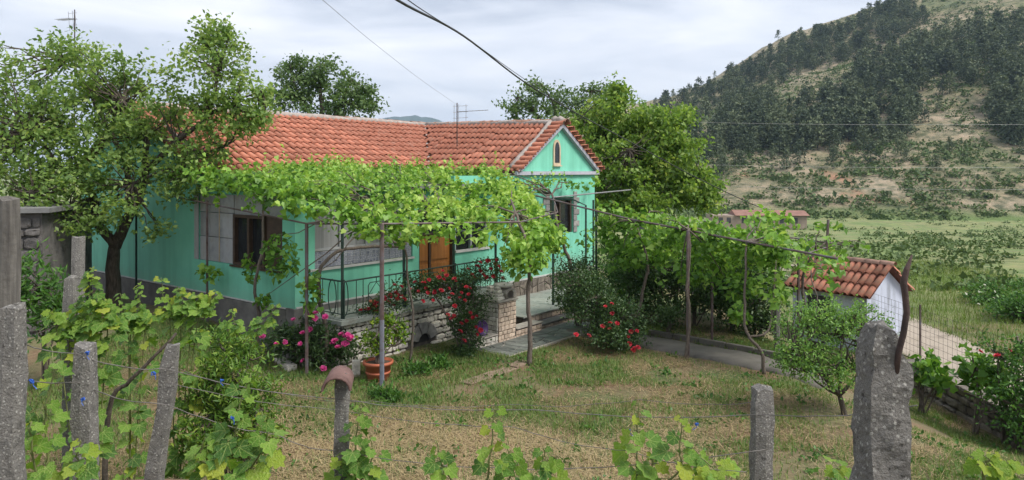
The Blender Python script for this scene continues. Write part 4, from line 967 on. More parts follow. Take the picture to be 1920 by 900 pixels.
# ------------------------------------------------------------------ trees
def lob(px, py, d_, rx, ry, rz, n): return (tuple(at(px, py, d_)), (rx, ry, rz), n)
tb = Vector(atz(213, 18.0, 0)); tb.z = gzf(tb.x, tb.y) - .05
T = lambda px, py, d_: at(px, py, d_)
fork = T(215, 462, 17.9)
tree('fruit_tree', 'big loose crowned fruit tree with forked dark trunk before the left wall', None, tb,
     [tb, T(212, 505, 18), fork],
     [([fork, T(245, 400, 17.8), T(275, 320, 17.6), T(268, 250, 17.5), T(230, 190, 17.3)], .17, .05), ([T(275, 320, 17.6), T(330, 265, 17.2), T(390, 215, 17), T(410, 130, 17)], .09, .03),
      ([fork, T(180, 410, 17.6), T(170, 360, 17.3), T(120, 320, 16.9), T(60, 250, 16.6)], .14, .04), ([T(172, 372, 17.4), T(130, 385, 16.6), T(60, 360, 16)], .08, .03), ([T(245, 400, 17.8), T(232, 300, 18.4), T(170, 180, 18.6), T(130, 110, 18.5)], .10, .03),
      ([T(180, 410, 17.6), T(250, 345, 17.0), T(340, 310, 16.6)], .06, .025), ([T(390, 215, 17), T(440, 190, 16.9), T(490, 170, 16.8)], .04, .015), ([T(345, 262, 17.2), T(372, 285, 17), T(420, 275, 17)], .05, .02)],
     [lob(250, 250, 17.8, 1.0, 1.0, .7, 20), lob(100, 260, 16.6, 1.3, .9, 1.0, 18), lob(230, 380, 16.2, .7, .5, .4, 7), lob(180, 250, 17.2, 1.2, 1.1, .8, 22), lob(300, 130, 17.6, .5, .6, .4, 5), lob(20, 130, 17.2, .9, .8, .8, 18), lob(130, 420, 16.4, .6, .5, .25, 8), lob(225, 210, 19.5, 1.5, .8, .9, 14), lob(-60, 260, 17, 1.2, 1.2, 1.2, 40), lob(110, 190, 17.3, 1.35, 1.2, 1.2, 66), lob(210, 150, 17.6, 1.0, 1.0, .75, 39), lob(60, 300, 16.6, 1.1, 1.1, .9, 54), lob(150, 330, 16.8, 1.0, 1.1, .7, 42), lob(30, 220, 17, .9, .9, 1.0, 33), lob(300, 210, 17.4, 1.0, 1.0, .7, 33),
      lob(410, 125, 17, .95, .9, 1.0, 45), lob(430, 220, 16.9, .95, .8, .6, 36), lob(370, 290, 17, .75, .8, .4, 21), lob(480, 200, 16.8, .5, .5, .5, 15), lob(340, 340, 16.8, .6, .5, .45, 18), lob(240, 320, 17, .8, .7, .5, 15), lob(60, 385, 16, .9, .7, .35, 24), lob(200, 405, 16.6, .4, .4, .3, 6), lob(275, 430, 16.8, .35, .3, .2, 4), lob(120, 90, 17.5, .9, .8, .45, 15), lob(395, 65, 17, .55, .5, .4, 12)],
     .125, 'lefttree', .21, .27, 40, up=.8, droop=.5)
tb = atz(612, 40, -.5); tb.z = gzf(tb.x, tb.y) - .05
tree('broadleaf_tree', 'dark green tree behind the roof ridge of the turquoise house', None, tb, [tb, atz(612, 40, 3), at(610, 250, 40)],
     [([at(610, 250, 40), at(560, 180, 40), at(545, 120, 40)], .18, .05), ([at(610, 250, 40), at(640, 190, 40), at(660, 150, 40)], .18, .05), ([at(610, 250, 40), at(600, 170, 40), at(600, 120, 40)], .18, .05)],
     [lob(550, 150, 40, 1.5, 1.6, 1.4, 34), lob(600, 135, 40, 1.5, 1.6, 1.0, 26), lob(660, 165, 40, 1.5, 1.5, 1.0, 30), lob(620, 195, 40, 2.2, 1.8, 1.0, 36), lob(530, 190, 40, 1.2, 1.4, 1.0, 20), lob(690, 190, 40, .8, .9, .7, 12), lob(600, 240, 40, 2.8, 2, 1.2, 30)],
     .22, 'backtree', .3, .44, 46)
tb = atz(1195, 30, -.3); tb.z = gzf(tb.x, tb.y) - .05
tree('linden_tree', 'large bright green spreading tree right of the gable end', None, tb, [tb, atz(1197, 30, 2.2), at(1195, 330, 30)],
     [([at(1195, 330, 30), at(1130, 260, 30), at(1090, 220, 30)], .16, .05), ([at(1195, 330, 30), at(1250, 260, 30), at(1280, 220, 30)], .16, .05), ([at(1195, 330, 30), at(1190, 250, 30), at(1160, 190, 30)], .18, .05), ([at(1195, 340, 30), at(1260, 330, 29.5), at(1320, 345, 29)], .14, .04), ([at(1195, 330, 30), at(1200, 300, 29), at(1180, 280, 28)], .12, .04)],
     [lob(1155, 225, 30, 1.6, 1.6, 1.0, 60), lob(1225, 250, 29.6, 1.6, 1.7, 1.1, 70), lob(1105, 265, 29.8, 1.3, 1.5, 1.1, 40), lob(1180, 310, 28.8, 2.0, 1.6, 1.1, 80), lob(1270, 290, 29.2, 1.3, 1.5, 1.1, 50), lob(1305, 350, 29, 1.1, 1.4, .8, 44), lob(1230, 365, 28.6, 1.8, 1.5, .9, 60), lob(1160, 175, 30, .45, .5, .4, 10), lob(1270, 215, 30, .8, .9, .5, 16), lob(1140, 370, 29, 1.4, 1.5, .9, 36), lob(1320, 375, 28.6, .6, .8, .4, 14)],
     .19, 'linden', .26, .33, 60, up=.5, droop=.9)
tb = atz(1030, 44, -.8); tb.z = gzf(tb.x, tb.y) - .05
tree('broadleaf_tree', 'grey green tree with airy twigs behind the wing ridge', None, tb, [tb, atz(1030, 44, 3), at(1040, 260, 44)],
     [([at(1040, 260, 44), at(1000, 210, 44), at(970, 180, 44)], .16, .04), ([at(1040, 260, 44), at(1040, 200, 44), at(1010, 155, 44)], .16, .04), ([at(1040, 260, 44), at(1090, 210, 44), at(1110, 170, 44)], .16, .04)],
     [lob(980, 190, 44, 1.3, 1.4, .9, 22), lob(1030, 185, 44, 1.6, 1.5, .9, 30), lob(1100, 190, 44, 1.5, 1.5, .8, 26), lob(1050, 230, 44, 2.6, 1.8, 1.2, 40), lob(1000, 158, 44, .7, .7, .4, 7), lob(1120, 165, 44, .8, .7, .4, 7), lob(960, 215, 44, .7, .7, .5, 8)],
     .22, 'backtree', .28, .42, 36)
def shrub(name, label, base, lobes, leaf, mat, per=70, clump_r=.22, shape='leaf', cat='shrub', group=None, stems=5, up=.6, droop=.3, spread=.3):
    B = Vector(base); B.z = gzf(B.x, B.y) - .02 if base[2] == 0 else base[2]
    lim = []
    for k_ in range(stems):
        c_ = Vector(lobes[k_ % len(lobes)][0]); lim.append(([B + Vector((random.uniform(-.06, .06), random.uniform(-.06, .06), 0)), B.lerp(c_, .5) + Vector((random.uniform(-.08, .08), random.uniform(-.08, .08), .05)), c_], .022, .008))
    top = Vector(lobes[0][0])
    return tree(name, label, group, B, [B, B.lerp(top, .25), B.lerp(top, .5)], lim, lobes, leaf, mat, .03, clump_r, per, shape, up, droop, True, 'vinebark', cat=cat, crown='foliage')
# small tree on the right lawn
tb = atz(1583, 11.8, 0); tb.z = gzf(tb.x, tb.y) - .03
tree('plum_tree', 'small round young tree on the lawn before the tiled shed', None, tb, [tb, at(1582, 770, 11.8), at(1574, 740, 11.8)],
     [([at(1574, 740, 11.8), at(1530, 690, 11.7), at(1490, 650, 11.6)], .045, .012), ([at(1574, 740, 11.8), at(1575, 680, 11.8), at(1580, 620, 11.9)], .05, .012), ([at(1574, 740, 11.8), at(1610, 700, 11.9), at(1630, 650, 11.9)], .04, .012), ([at(1540, 700, 11.7), at(1520, 640, 12.0), at(1520, 600, 12.1)], .03, .01)],
     [lob(1500, 640, 11.6, .45, .5, .4, 30), lob(1570, 620, 11.9, .55, .55, .45, 40), lob(1625, 640, 12.0, .38, .4, .4, 26), lob(1560, 690, 11.7, .55, .5, .35, 34), lob(1490, 600, 11.8, .25, .3, .25, 10), lob(1610, 690, 11.9, .4, .4, .25, 18), lob(1500, 690, 11.6, .3, .35, .25, 14), lob(1590, 585, 12.0, .4, .35, .25, 18), lob(1650, 610, 12.0, .25, .3, .3, 12), lob(1530, 590, 11.9, .35, .35, .25, 16), lob(1470, 660, 11.6, .25, .3, .25, 10)],
     .05, 'smalltree', .06, .13, 46, up=.5)

# ------------------------------------------------------------------ shrubs and flowers
def rosette(name, mat, petals=12, r=.05):
    g = np.random.default_rng(3); V_, Fc = [], []
    for k_ in range(petals):
        a = k_ * 2.4; tl = .2 + .9 * k_ / petals; d_ = np.array([math.cos(a) * math.cos(tl), math.sin(a) * math.cos(tl), math.sin(tl)]); b_ = np.array([-math.sin(a), math.cos(a), 0]); q_ = r * (1.15 - .4 * k_ / petals)
        o = len(V_); V_ += [tuple(d_ * q_ * .1), tuple(d_ * q_ * .7 + b_ * q_ * .5), tuple(d_ * q_ + np.array([0, 0, q_ * .15])), tuple(d_ * q_ * .7 - b_ * q_ * .5)]; Fc += [(o, o + 1, o + 2, o + 3)]
    return np_mesh(name, np.array(V_), np.array(Fc), mat, None, False)
me_rose = rosette('rose', MT['red'], 13, .05); me_peony = rosette('peony', MT['pink'], 18, .06); me_gera = rosette('geranium', MT['red'], 14, .055); me_white = rosette('white_flower', MT['white'], 8, .05)
def flowers(parent, pts, me, s=1.0, name='flower'):
    for p in pts:
        o = link(bpy.data.objects.new(name, me), parent); o.location = Vector(p) - parent.location
        o.rotation_euler = (random.uniform(.2, 1.2), random.uniform(-.5, .5), random.uniform(-.8, .8)); o.scale = (s * random.uniform(.75, 1.25),) * 3
def on_front(c_, rad, n_):
    o_ = []
    for i in range(n_):
        a, b_ = random.uniform(-math.pi, 0), random.uniform(-.4, 1.2); o_.append((c_[0] + rad[0] * math.cos(a) * math.cos(b_), c_[1] + rad[1] * math.sin(a) * math.cos(b_), c_[2] + rad[2] * math.sin(b_)))
    return o_
def flat_px(lst, d_): return [at(px, py, d_) for px, py in lst]
# rose bush by the path
rb = shrub('rose_bush', 'rose bush with scattered red blooms at the path start', atz(1125, 16.2, 0), [lob(1110, 560, 16.5, .75, .6, .55, 34), lob(1150, 590, 16.1, .65, .55, .5, 32), lob(1085, 530, 17, .5, .5, .5, 20), lob(1140, 625, 15.9, .7, .5, .25, 22), lob(1180, 620, 16, .3, .3, .3, 10)], .065, 'darkbush', 90, .2)
flowers(rb, flat_px([(1080, 628), (1104, 630), (1130, 612), (1144, 606), (1157, 607), (1143, 617), (1178, 632), (1183, 622), (1194, 621), (1190, 653), (1187, 657), (1148, 588), (1135, 575), (1147, 570), (1180, 645), (1196, 652)], 15.55), me_rose)
shrub('shrub', 'tall dark evergreen shrub against the right end of the turquoise wall', atz(1085, 18.4, 0), [lob(1085, 510, 18.3, .7, .6, .6, 34), lob(1110, 540, 18, .6, .5, .5, 26), lob(1075, 560, 17.9, .5, .5, .4, 18)], .06, 'darkbush', 90, .2)
cr = shrub('climbing_rose', 'red climbing rose in full bloom covering the railing above the stone wall', atz(870, 15.7, 0), [lob(872, 610, 15.7, .38, .3, .5, 22), lob(850, 540, 15.9, .7, .3, .35, 30), lob(800, 535, 15.8, .5, .3, .25, 18), lob(890, 570, 15.8, .3, .3, .3, 10), lob(880, 650, 15.6, .25, .25, .15, 8)], .06, 'darkbush', 70, .17)
flowers(cr, [at(px + random.uniform(-4, 4), py + random.uniform(-4, 4), 15.45) for px, py in [(770, 545), (785, 548), (795, 530), (800, 540), (805, 525), (815, 545), (820, 520), (828, 510), (835, 525), (840, 515), (838, 540), (850, 555), (860, 558), (868, 545), (872, 535), (875, 550), (868, 560), (845, 560), (880, 540), (858, 530), (850, 520), (812, 560), (790, 562), (855, 575), (850, 590), (862, 610), (885, 600), (895, 597), (875, 605), (900, 620), (845, 600), (878, 590), (866, 622), (840, 588), (898, 630), (872, 640), (890, 612), (780, 530), (825, 545), (806, 550)]], me_rose)
gp = [('potted geranium row trailing red flowers over the oven end of the railing', (905, 512, 17.3), [(878, 505), (885, 515), (895, 500), (900, 493), (905, 515), (912, 520), (920, 505), (928, 495), (935, 500), (940, 510), (925, 518), (890, 522), (915, 490), (932, 488), (942, 522), (900, 508)]),
      ('geranium with a few red heads at the terrace edge near the brown post', (725, 565, 15.2), [(676, 583), (683, 581), (690, 580), (703, 572), (720, 560), (730, 555), (728, 567), (738, 573), (742, 550), (740, 535), (752, 538), (751, 555), (705, 567), (745, 560), (757, 562)])]
for lab, (px, py, d_), fl in gp:
    p = at(px, py, d_); u, v, _ = to_local(p); g_ = empty('geranium', HL(u, -1.05, .99), TH, lab, 'geranium')
    mb = MB(); mb.lathe([(.08, 0), (.12, .2), (.13, .2), (.13, .23), (.10, .23), (.02, .19)], 14); mb.build('flower_pot', MT['pot'], g_, True)
    G0 = np.array(g_.location); C = []
    for fx, fy in fl: q_ = np.array(at(fx, fy, d_ - .1)); C.append(q_[None] + rng.normal(0, .1, (60, 3)))
    C = np.concatenate(C); C[:, 2] -= .05; rot = Matrix.Rotation(-TH, 3, 'Z')
    Cl = (C - G0) @ np.array(rot).T; foliage('foliage', [cloud(Cl, .06, 'leaf', .5, .2)], MT['darkbush'], g_)
    sm = MB()
    for fx, fy in fl: sm.tube(curve_pts((0, 0, .2), rot @ (at(fx, fy, d_ - .12) - g_.location), .05, 3, .04), .006, 4, False)
    sm.build('stems', MT['twig'], g_)
    for fx, fy in fl:
        o = link(bpy.data.objects.new('flower', me_gera), g_); o.location = rot @ (at(fx, fy, d_ - .16) - g_.location); o.rotation_euler = (random.uniform(.3, 1.2), 0, random.uniform(-1.2, .2)); o.scale = (random.uniform(.8, 1.25),) * 3
pe = shrub('peony', 'clump of pink peonies at the foot of the terrace corner', atz(570, 14.5, 0), [lob(560, 640, 14.5, .55, .4, .35, 26), lob(610, 625, 14.6, .5, .4, .35, 22), lob(530, 630, 14.6, .4, .35, .25, 14), lob(600, 665, 14.3, .45, .3, .2, 14), lob(640, 650, 14.6, .3, .3, .2, 8)], .12, 'darkbush', 55, .2, 'long', cat='peony')
flowers(pe, flat_px([(579, 580), (592, 588), (610, 595), (590, 597), (550, 600), (568, 625), (582, 618), (563, 645), (518, 645), (534, 642), (568, 677), (606, 692), (640, 628), (648, 632), (655, 636), (630, 638), (623, 645), (646, 645), (652, 628), (634, 652), (651, 645), (660, 632), (626, 640), (575, 590), (492, 632)], 14.05), me_peony)
# potted lemon
lp = atz(709, 13.75, 0); lp.z = gzf(lp.x, lp.y)
po = empty('flower_pot', lp, 0, 'big terracotta coloured pot with thick rim by the blue post', 'pot')
prof = [(.19, 0), (.205, .01), (.245, .30), (.285, .30), (.292, .36), (.262, .365), (.25, .31), (.02, .30)]
MB().lathe(prof, 28).build('pot_body', MT['pot'], po, True); mb = MB().lathe([(.225, .13), (.236, .14), (.236, .165), (.228, .175)], 28); mb.build('rib', MT['pot'], po, True); MB().lathe([(.01, .29), (.248, .315)], 20).build('soil', MT['soil'], po)
lt = Vector((lp.x, lp.y, lp.z + .315))
shrub('lemon_tree', 'young light green lemon plant growing in the terracotta pot', (lt.x, lt.y, lt.z), [((lt.x, lt.y, lt.z + .45), (.32, .28, .3), 20), ((lt.x + .1, lt.y, lt.z + .75), (.2, .2, .2), 8), ((lt.x + .35, lt.y + .3, lt.z + .5), (.3, .25, .3), 12)], .08, 'citrus', 26, .14, stems=4, cat='plant')
# other shrubs
shrub('oleander', 'bushy light green shrub with narrow upright leaves behind the leaning post', atz(440, 8.6, 0), [lob(440, 720, 8.6, .45, .4, .5, 30), lob(400, 770, 8.5, .4, .35, .4, 22), lob(480, 760, 8.5, .3, .35, .4, 18), lob(430, 660, 8.7, .3, .3, .25, 12), lob(450, 830, 8.3, .5, .4, .25, 20), lob(370, 820, 8.3, .35, .3, .3, 12)], .085, 'oleander', 60, .15, 'long', up=.1, droop=-.7, stems=10)
dk = [(1240, 500, 18.6, .9, 26), (1300, 520, 18.5, .8, 20), (1370, 540, 18.2, .95, 30), (1415, 565, 17.8, .75, 24), (1200, 540, 18.8, .7, 20), (1180, 480, 19.2, .7, 20)]
for i, (px, py, d_, r_, n_) in enumerate(dk):
    lab = ['dark shrub under the vines beside the rose bush', 'dark shrub under the vines behind the tied vine post', 'dense dark shrub under the vines near the concrete pole', 'dense dark shrub under the vines beside the tiled shed', 'low dark shrub between wing corner and path kerb', 'dark leafy shrub at the wing wall corner'][i]
    shrub('shrub', lab, atz(px, d_, 0), [lob(px, py, d_, r_, r_ * .8, r_ * .75, n_), lob(px + 20, py + 50, d_ - .2, r_ * .8, r_ * .6, r_ * .5, n_ // 2)], .085, 'darkbush', 80, .27)
shrub('shrub', 'small round dark bush on bare soil beyond the path kerb', atz(1252, 17.3, 0), [lob(1252, 595, 17.3, .42, .35, .3, 18)], .06, 'darkbush', 70, .15)
for px, py, d_, r_, lab in ((1170, 520, 20.5, .8, 'leafy green bush behind the bent bare vine trunk'), (1270, 470, 20.5, 1.0, 'leafy green bush filling the back of the path pergola'), (1350, 480, 20.0, 1.0, 'leafy green bush behind the rusty pergola posts'), (1405, 500, 19.2, .9, 'leafy green bush between pergola and tiled shed')):
    shrub('shrub', lab, atz(px, d_, 0), [lob(px, py, d_, r_, r_ * .8, r_ * .8, 30), lob(px - 15, py + 50, d_ - .2, r_ * .8, r_ * .7, r_ * .5, 16)], .10, 'midbush', 64, .27)
er = [(1850, 560, 27, 1.0, 'white flowering elder bush beyond the road'), (1910, 580, 24, .9, 'green bush at the bend of the road verge'), (1930, 560, 30, 1.2, 'taller green bush behind the road verge')]
for px, py, d_, r_, lab in er:
    s_ = shrub('shrub', lab, atz(px, d_, 0), [lob(px, py, d_, r_, r_, r_ * .7, 34), lob(px + 20, py + 20, d_, r_ * .7, r_ * .7, r_ * .5, 16)], .12, 'midbush', 60, .28)
    if 'white' in lab: flowers(s_, [at(px + random.uniform(-45, 40), py + random.uniform(-30, 20), d_ - .95) for _ in range(14)], me_white, .9)
shrub('shrub', 'dark bush at the end of the low stone wall', atz(1905, 13.0, 0), [lob(1905, 760, 12.8, .5, .5, .5, 24), lob(1930, 700, 12.8, .4, .4, .5, 16)], .08, 'midbush', 70, .2)
shrub('shrub', 'leafy plant with broad green leaves at the left stone shed', atz(85, 12.5, 0), [lob(85, 540, 12.5, .5, .5, .55, 18), lob(110, 600, 12.3, .5, .5, .3, 12)], .16, 'midbush', 50, .25, 'long', up=0, droop=-.6)
for px, py, d_, lab in ((735, 760, 12.6, 'tuft of broad green weeds before the terracotta pot'), (780, 683, 14.2, 'patch of green weeds below the arched niche'), (830, 678, 14.6, 'patch of green weeds at the rose foot')):
    p = atz(px, d_, 0); shrub('weed', lab, p, [((p.x, p.y, gzf(p.x, p.y) + .1), (.35, .25, .1), 14)], .12, 'midbush', 30, .1, 'long', up=.0, droop=-.9, cat='weed', stems=2)
# right hand vines on the stone wall
for px, py, d_, lab in ((1730, 690, 14.5, 'grape vine on the wire fence behind the big post'), (1830, 690, 13.6, 'grape vine sprawling on the middle of the low stone wall')):
    shrub('grape_vine', lab, atz(px, d_, 0), [lob(px, py, d_, .3, .3, .4, 12), lob(px + 30, py + 20, d_ - .2, .3, .3, .2, 8)], .15, 'vineleafR', 14, .2, 'vine', cat='grape vine', droop=.8)
cr2 = shrub('rose_bush', 'small rose with few red blooms at the roadside fence', atz(1880, 13.2, 0), [lob(1870, 660, 13.2, .35, .3, .4, 10), lob(1910, 640, 13.2, .3, .3, .3, 8)], .08, 'midbush', 26, .18)
flowers(cr2, flat_px([(1838, 660), (1893, 657), (1870, 668)], 12.9), me_rose)

# ------------------------------------------------------------------ tiled shed on the right
sA, sB = Vector((9.08, 22.1, 0)), Vector((10.47, 20.0, 0)); sx = (sB - sA).normalized(); Ls = (sB - sA).length
shed = empty('shed', (sA.x, sA.y, -1.15), math.atan2(sx.y, sx.x), 'small whitewashed shed with a mossy barrel tile roof beside the dirt road', 'shed')
# local x along ridge (0..Ls), y across, z from base -1.15
gzr, gze = 2.52, 1.86
mb = MB(); mb.box((.12, -.92, -.3), (Ls - .10, -.80, 1.82)); mb.box((.12, .80, -.3), (Ls - .10, .92, 1.82)); mb.box((.12, -.80, -.3), (.24, .80, 1.82))
mb.add([(Ls - .22, -.92, -.3), (Ls - .22, .92, -.3), (Ls - .22, .92, 1.80), (Ls - .22, 0, 2.44), (Ls - .22, -.92, 1.80), (Ls - .099, -.92, -.3), (Ls - .099, .92, -.3), (Ls - .099, .92, 1.80), (Ls - .099, 0, 2.44), (Ls - .099, -.92, 1.80)],
       [(0, 1, 2, 3, 4), (5, 9, 8, 7, 6), (0, 5, 6, 1), (1, 6, 7, 2), (2, 7, 8, 3), (3, 8, 9, 4), (4, 9, 5, 0)]); mb.build('wall', MT['whitewash'], shed)
MB().box((.62, -.935, .3), (1.35, -.921, 1.55)).build('opening', MT['dark'], shed)  # no real hole: thin dark panel painted as the shaded interior
sm_ = []
for sg in (-1, 1):
    sm_ += [(m_, sg) for m_ in slope_tiles((-.05, sg * 1.12, 1.72), (Ls + .12, sg * 1.12, 1.72), (-.05, 0, gzr), (Ls + .12, 0, gzr), .195, .42, lambda p: True)]
mb = MB(); mb.add([(-.05, -1.1, 1.70), (Ls + .1, -1.1, 1.70), (Ls + .1, 0, gzr - .03), (-.05, 0, gzr - .03), (Ls + .1, 1.1, 1.70), (-.05, 1.1, 1.70)], [(0, 1, 2, 3), (3, 2, 4, 5)]); sr = mb.build('roof', MT['undertile'], shed)
me_shed = me_tile.copy(); me_shed.materials.clear(); MT['shedtile'] = M_noise('mossy_tile', (.20, .08, .055), (.38, .16, .105), 6, .9, c2=(.25, .15, .10), rand=.4, bstr=.5, bdist=.01); me_shed.materials.append(MT['shedtile'])
for m_, sg in sm_:
    o = link(bpy.data.objects.new('tile', me_shed), sr); o.matrix_basis = m_ @ Matrix.Diagonal((1.05, 1.12, 1.1, 1))
for i in range(7):
    o = link(bpy.data.objects.new('ridge_tile', me_ridge), sr); p = (Ls + .2) * i / 7 - .08; o.matrix_basis = Matrix(((0, 1, 0, p), (-1, 0, 0, random.uniform(-.02, .02)), (0, 0, 1, gzr + .02), (0, 0, 0, 1)))
# low stone wall + wire mesh fence
sw = empty('stone_wall', (9.2, 13.5, 0), 0, 'low dry stone wall along the dirt road', 'wall'); 
for i in range(14):
    pass
def on_sw(a, z_, d): return (-.0 - d, a, z_ - 1.08)
mb = MB().box((.0, -3.2, -1.5), (.34, 3.4, -.46)); mb.build('core', MT['joint'], sw)
rubble(sw, -3.2, 3.4, .0, .62, on_sw, lambda *a: False, M_noise('dark_wall_stone', (.10, .09, .08), (.24, .21, .18), 6, .95, rand=.3, bstr=.6, bdist=.02), .12, .22, .2, .5, 12, proud=.09)
for i in range(9): MB().box((-.10, -3.2 + i * .73, -.458), (.42, -3.2 + (i + .96) * .73, -.40), .02).build('cap_stone', bpy.data.materials['dark_wall_stone'], sw, bevel=.02)
fn = empty('wire_fence', (9.75, 13.5, -1.05), 0, 'rusty square mesh wire fence along the dirt road', 'fence'); mb = MB()
for i in range(60): y_ = -3 + i * .17; mb.tube([(0, y_, .5), (0, y_, 1.75)], .0035, 3, False)
for i in range(9): mb.tube([(0, -3, .5 + i * .155), (0, 7.1, .5 + i * .155)], .0035, 3, False)
mb.build('wire_mesh', MT['wire'], fn)
for y_ in (-2.9, .4, 3.7, 7.0): MB().tube([(0, y_, -.3), (0, y_, 1.85)], .025, 6).build('fence_post', MT['post'], fn)

# ------------------------------------------------------------------ left stone shed, poles
ls = empty('stone_shed', (-9.6, 14.0, .4), 0, 'dark old stone outbuilding behind the tall wooden pole', 'shed'); ls.rotation_euler = (0, 0, .25)
MB().box((-3.4, 1.2, -.6), (.0, 4.5, 2.7)).build('wall', MT['stonedark'], ls); 
rubble(ls, -3.35, -.02, -.2, 2.65, lambda a, z_, d: (a, 1.199 - d, z_), lambda a, z_, w_, h: -2.3 < a < -1.5 and .0 < z_ < 1.9, MT['stonedark'], .16, .3, .25, .6, 31, proud=.07)
MB().box((-2.28, 1.16, -.2), (-1.52, 1.198, 1.88)).build('door', MT['oldwood'], ls)
MB().box((-3.6, 1.0, 2.72), (.2, 4.7, 2.82)).build('roof', MT['roofsheet'], ls)
def wood_post(name, label, px, top, d_, w_, lean=(0, 0), mat='oldwood', cat='post', rough=.008, base=None, seg=7, broken=False):
    p = at(px, top, d_); z0 = gzf(p.x, p.y) - .1 if base is None else base; H = p.z - z0
    bm = bmesh.new(); rs = random.Random(int(px)); rings = []
    for i in range(seg + 1):
        t = i / seg; r_ = []
        for sx_, sy_ in ((-1, -1), (0, -1.02), (1, -1), (1.02, 0), (1, 1), (0, 1.02), (-1, 1), (-1.02, 0)):
            k_ = .5 * (1 - .06 * t) * (.86 if i == seg else 1); c_ = (.965 if broken else .9) if abs(sx_) == 1 and abs(sy_) == 1 else 1
            if broken and t > .95 and sx_ > .5: sx_ = .45
            if broken and t > .985 and sx_ < -.5: sx_ = -.85
            r_.append(bm.verts.new((sx_ * w_ * k_ * c_ + rs.uniform(-rough, rough) + lean[0] * t * H, sy_ * w_ * k_ * c_ + rs.uniform(-rough, rough) + lean[1] * t * H, t * H + (rs.uniform(-.02, .02) if i == seg else 0))))
        rings.append(r_)
    for i in range(seg):
        for k_ in range(8): bm.faces.new((rings[i][k_], rings[i][(k_ + 1) % 8], rings[i + 1][(k_ + 1) % 8], rings[i + 1][k_]))
    ctr = bm.verts.new((lean[0] * H, lean[1] * H, H + rs.uniform(.0, .025)))
    for k_ in range(8): bm.faces.new((rings[-1][k_], rings[-1][(k_ + 1) % 8], ctr))
    me = bpy.data.meshes.new(name); bm.to_mesh(me); bm.free()
    o = obj(name, me, None, MT[mat]); o.location = (p.x - lean[0] * H, p.y - lean[1] * H, z0); tag(o, label, cat); return o, p
wood_post('wooden_post', 'tall weathered wooden pole in front of the stone outbuilding', 16, 372, 5.4, .14, (.01, 0))
cposts = {}
for key, px, top, d_, w_, lean, lab in (
    ('a', 20, 572, 3.3, .108, (0, 0), 'thick lichen covered concrete post with a broken flat top'),
    ('b', 158, 648, 3.9, .108, (-.02, 0), 'concrete post wrapped with blue twine and strained wires'),
    ('c', 325, 648, 4.3, .092, (.13, .02), 'slim concrete post leaning towards the house'),
    ('d', 641, 702, 4.95, .098, (0, 0), 'short concrete post capped by an upturned roof tile'),
    ('e', 1428, 727, 4.4, .125, (0, 0), 'concrete post with flaked corner and lichen spots below the path'),
    ('f', 1656, 614, 2.05, .118, (.03, .02), 'massive rough concrete post holding a rusty iron spike'),
    ('g', 133, 520, 7.2, .12, (0, 0), 'squat concrete post among the back row of grape vines'),
    ('h', 147, 444, 9.5, .14, (0, 0), 'pale concrete post rising above the back row of grape vines')):
    o, p = wood_post('concrete_post', lab, px, top, d_, w_, lean, 'concrete', 'post', .009 if key != 'f' else .007, seg=9 if key != 'f' else 30, broken=key == 'f')
    cposts[key] = p
    if key in 'fab': 
        s_ = o.modifiers.new('sub', 'SUBSURF'); s_.levels = s_.render_levels = 2; s_.subdivision_type = 'SIMPLE'
        tx = bpy.data.textures.new('rough', 'CLOUDS'); tx.noise_scale = .018; dm_ = o.modifiers.new('rough', 'DISPLACE'); dm_.texture = tx; dm_.strength = .009; dm_.mid_level = .5
# upturned tile on post d
p = cposts['d']; tl = bpy.data.objects.new('roof_tile', np_mesh('cap_tile', np.array(tile_mesh(.30, .10, .09, 8, .016)[0]), np.array(tile_mesh(.30, .10, .09, 8, .016)[1]), M_noise('faded_tile', (.085, .048, .042), (.155, .09, .08), 7, .9, bstr=.5), None, True)); link(tl)
tl.location = (p.x, p.y - .17, p.z - .065); tl.rotation_euler = (.03, 0, .12); tag(tl, 'faded clay roof tile laid upside down on the short post', 'roof tile')
# rusty spike
sp0 = empty('iron_spike', at(1690, 672, 2.0), 0, 'curved rusty iron spike sticking up from the massive post', 'spike'); b0 = sp0.location
mb = MB(); P = [at(1680, 700, 2.0), at(1685, 660, 1.99), at(1694, 625, 1.98), at(1700, 585, 1.98), at(1697, 550, 1.98), at(1694, 530, 1.98), at(1700, 505, 1.98), at(1710, 478, 1.98)]
mb.tube([q_ - b0 for q_ in P], [.008, .0082, .0085, .0085, .009, .0095, .0075, .0025], 8); mb.build('spike_shaft', MT['rust'], sp0, True)

# wires between posts
def wire(name, label, pts, r, mat='wire', sag=.03, group=None, cat='wire', wob=.004, seg=10):
    P = []
    for i in range(len(pts) - 1):
        for k_ in range(seg): t = k_ / seg; q_ = Vector(pts[i]).lerp(Vector(pts[i + 1]), t); q_.z -= sag * math.sin(math.pi * t); q_ += Vector([random.uniform(-wob, wob) for _ in range(3)]); P.append(q_)
    P.append(Vector(pts[-1])); mb = MB().tube([p - P[0] for p in P], r, 5); o = mb.build(name, MT[mat], None, True); o.location = P[0]; return tag(o, label, cat, group)
cp = cposts
def on(k_, dz): q_ = cp[k_].copy(); q_.z -= dz; q_.y -= .07; return q_
wire('fence_wire', 'top fence wire from the blue twined post past the leaning post', [at(-30, 610, 3.3), on('b', .03), on('c', .12), on('d', .15), at(1000, 768, 4.8), on('e', .14), at(1720, 760, 3.4)], .0028)
wire('fence_wire', 'second fence wire crossing below the tile capped post', [at(-30, 688, 3.3), on('b', .18), on('c', .33), at(520, 815, 4.6), on('d', .50), at(1000, 880, 4.6), on('e', .35)], .0028)
wire('fence_wire', 'thin wire running from tile capped post across the straw lawn', [on('c', .20), on('d', .22), at(960, 800, 4.8), at(1180, 845, 4.4), at(1400, 885, 4.1)], .0022)
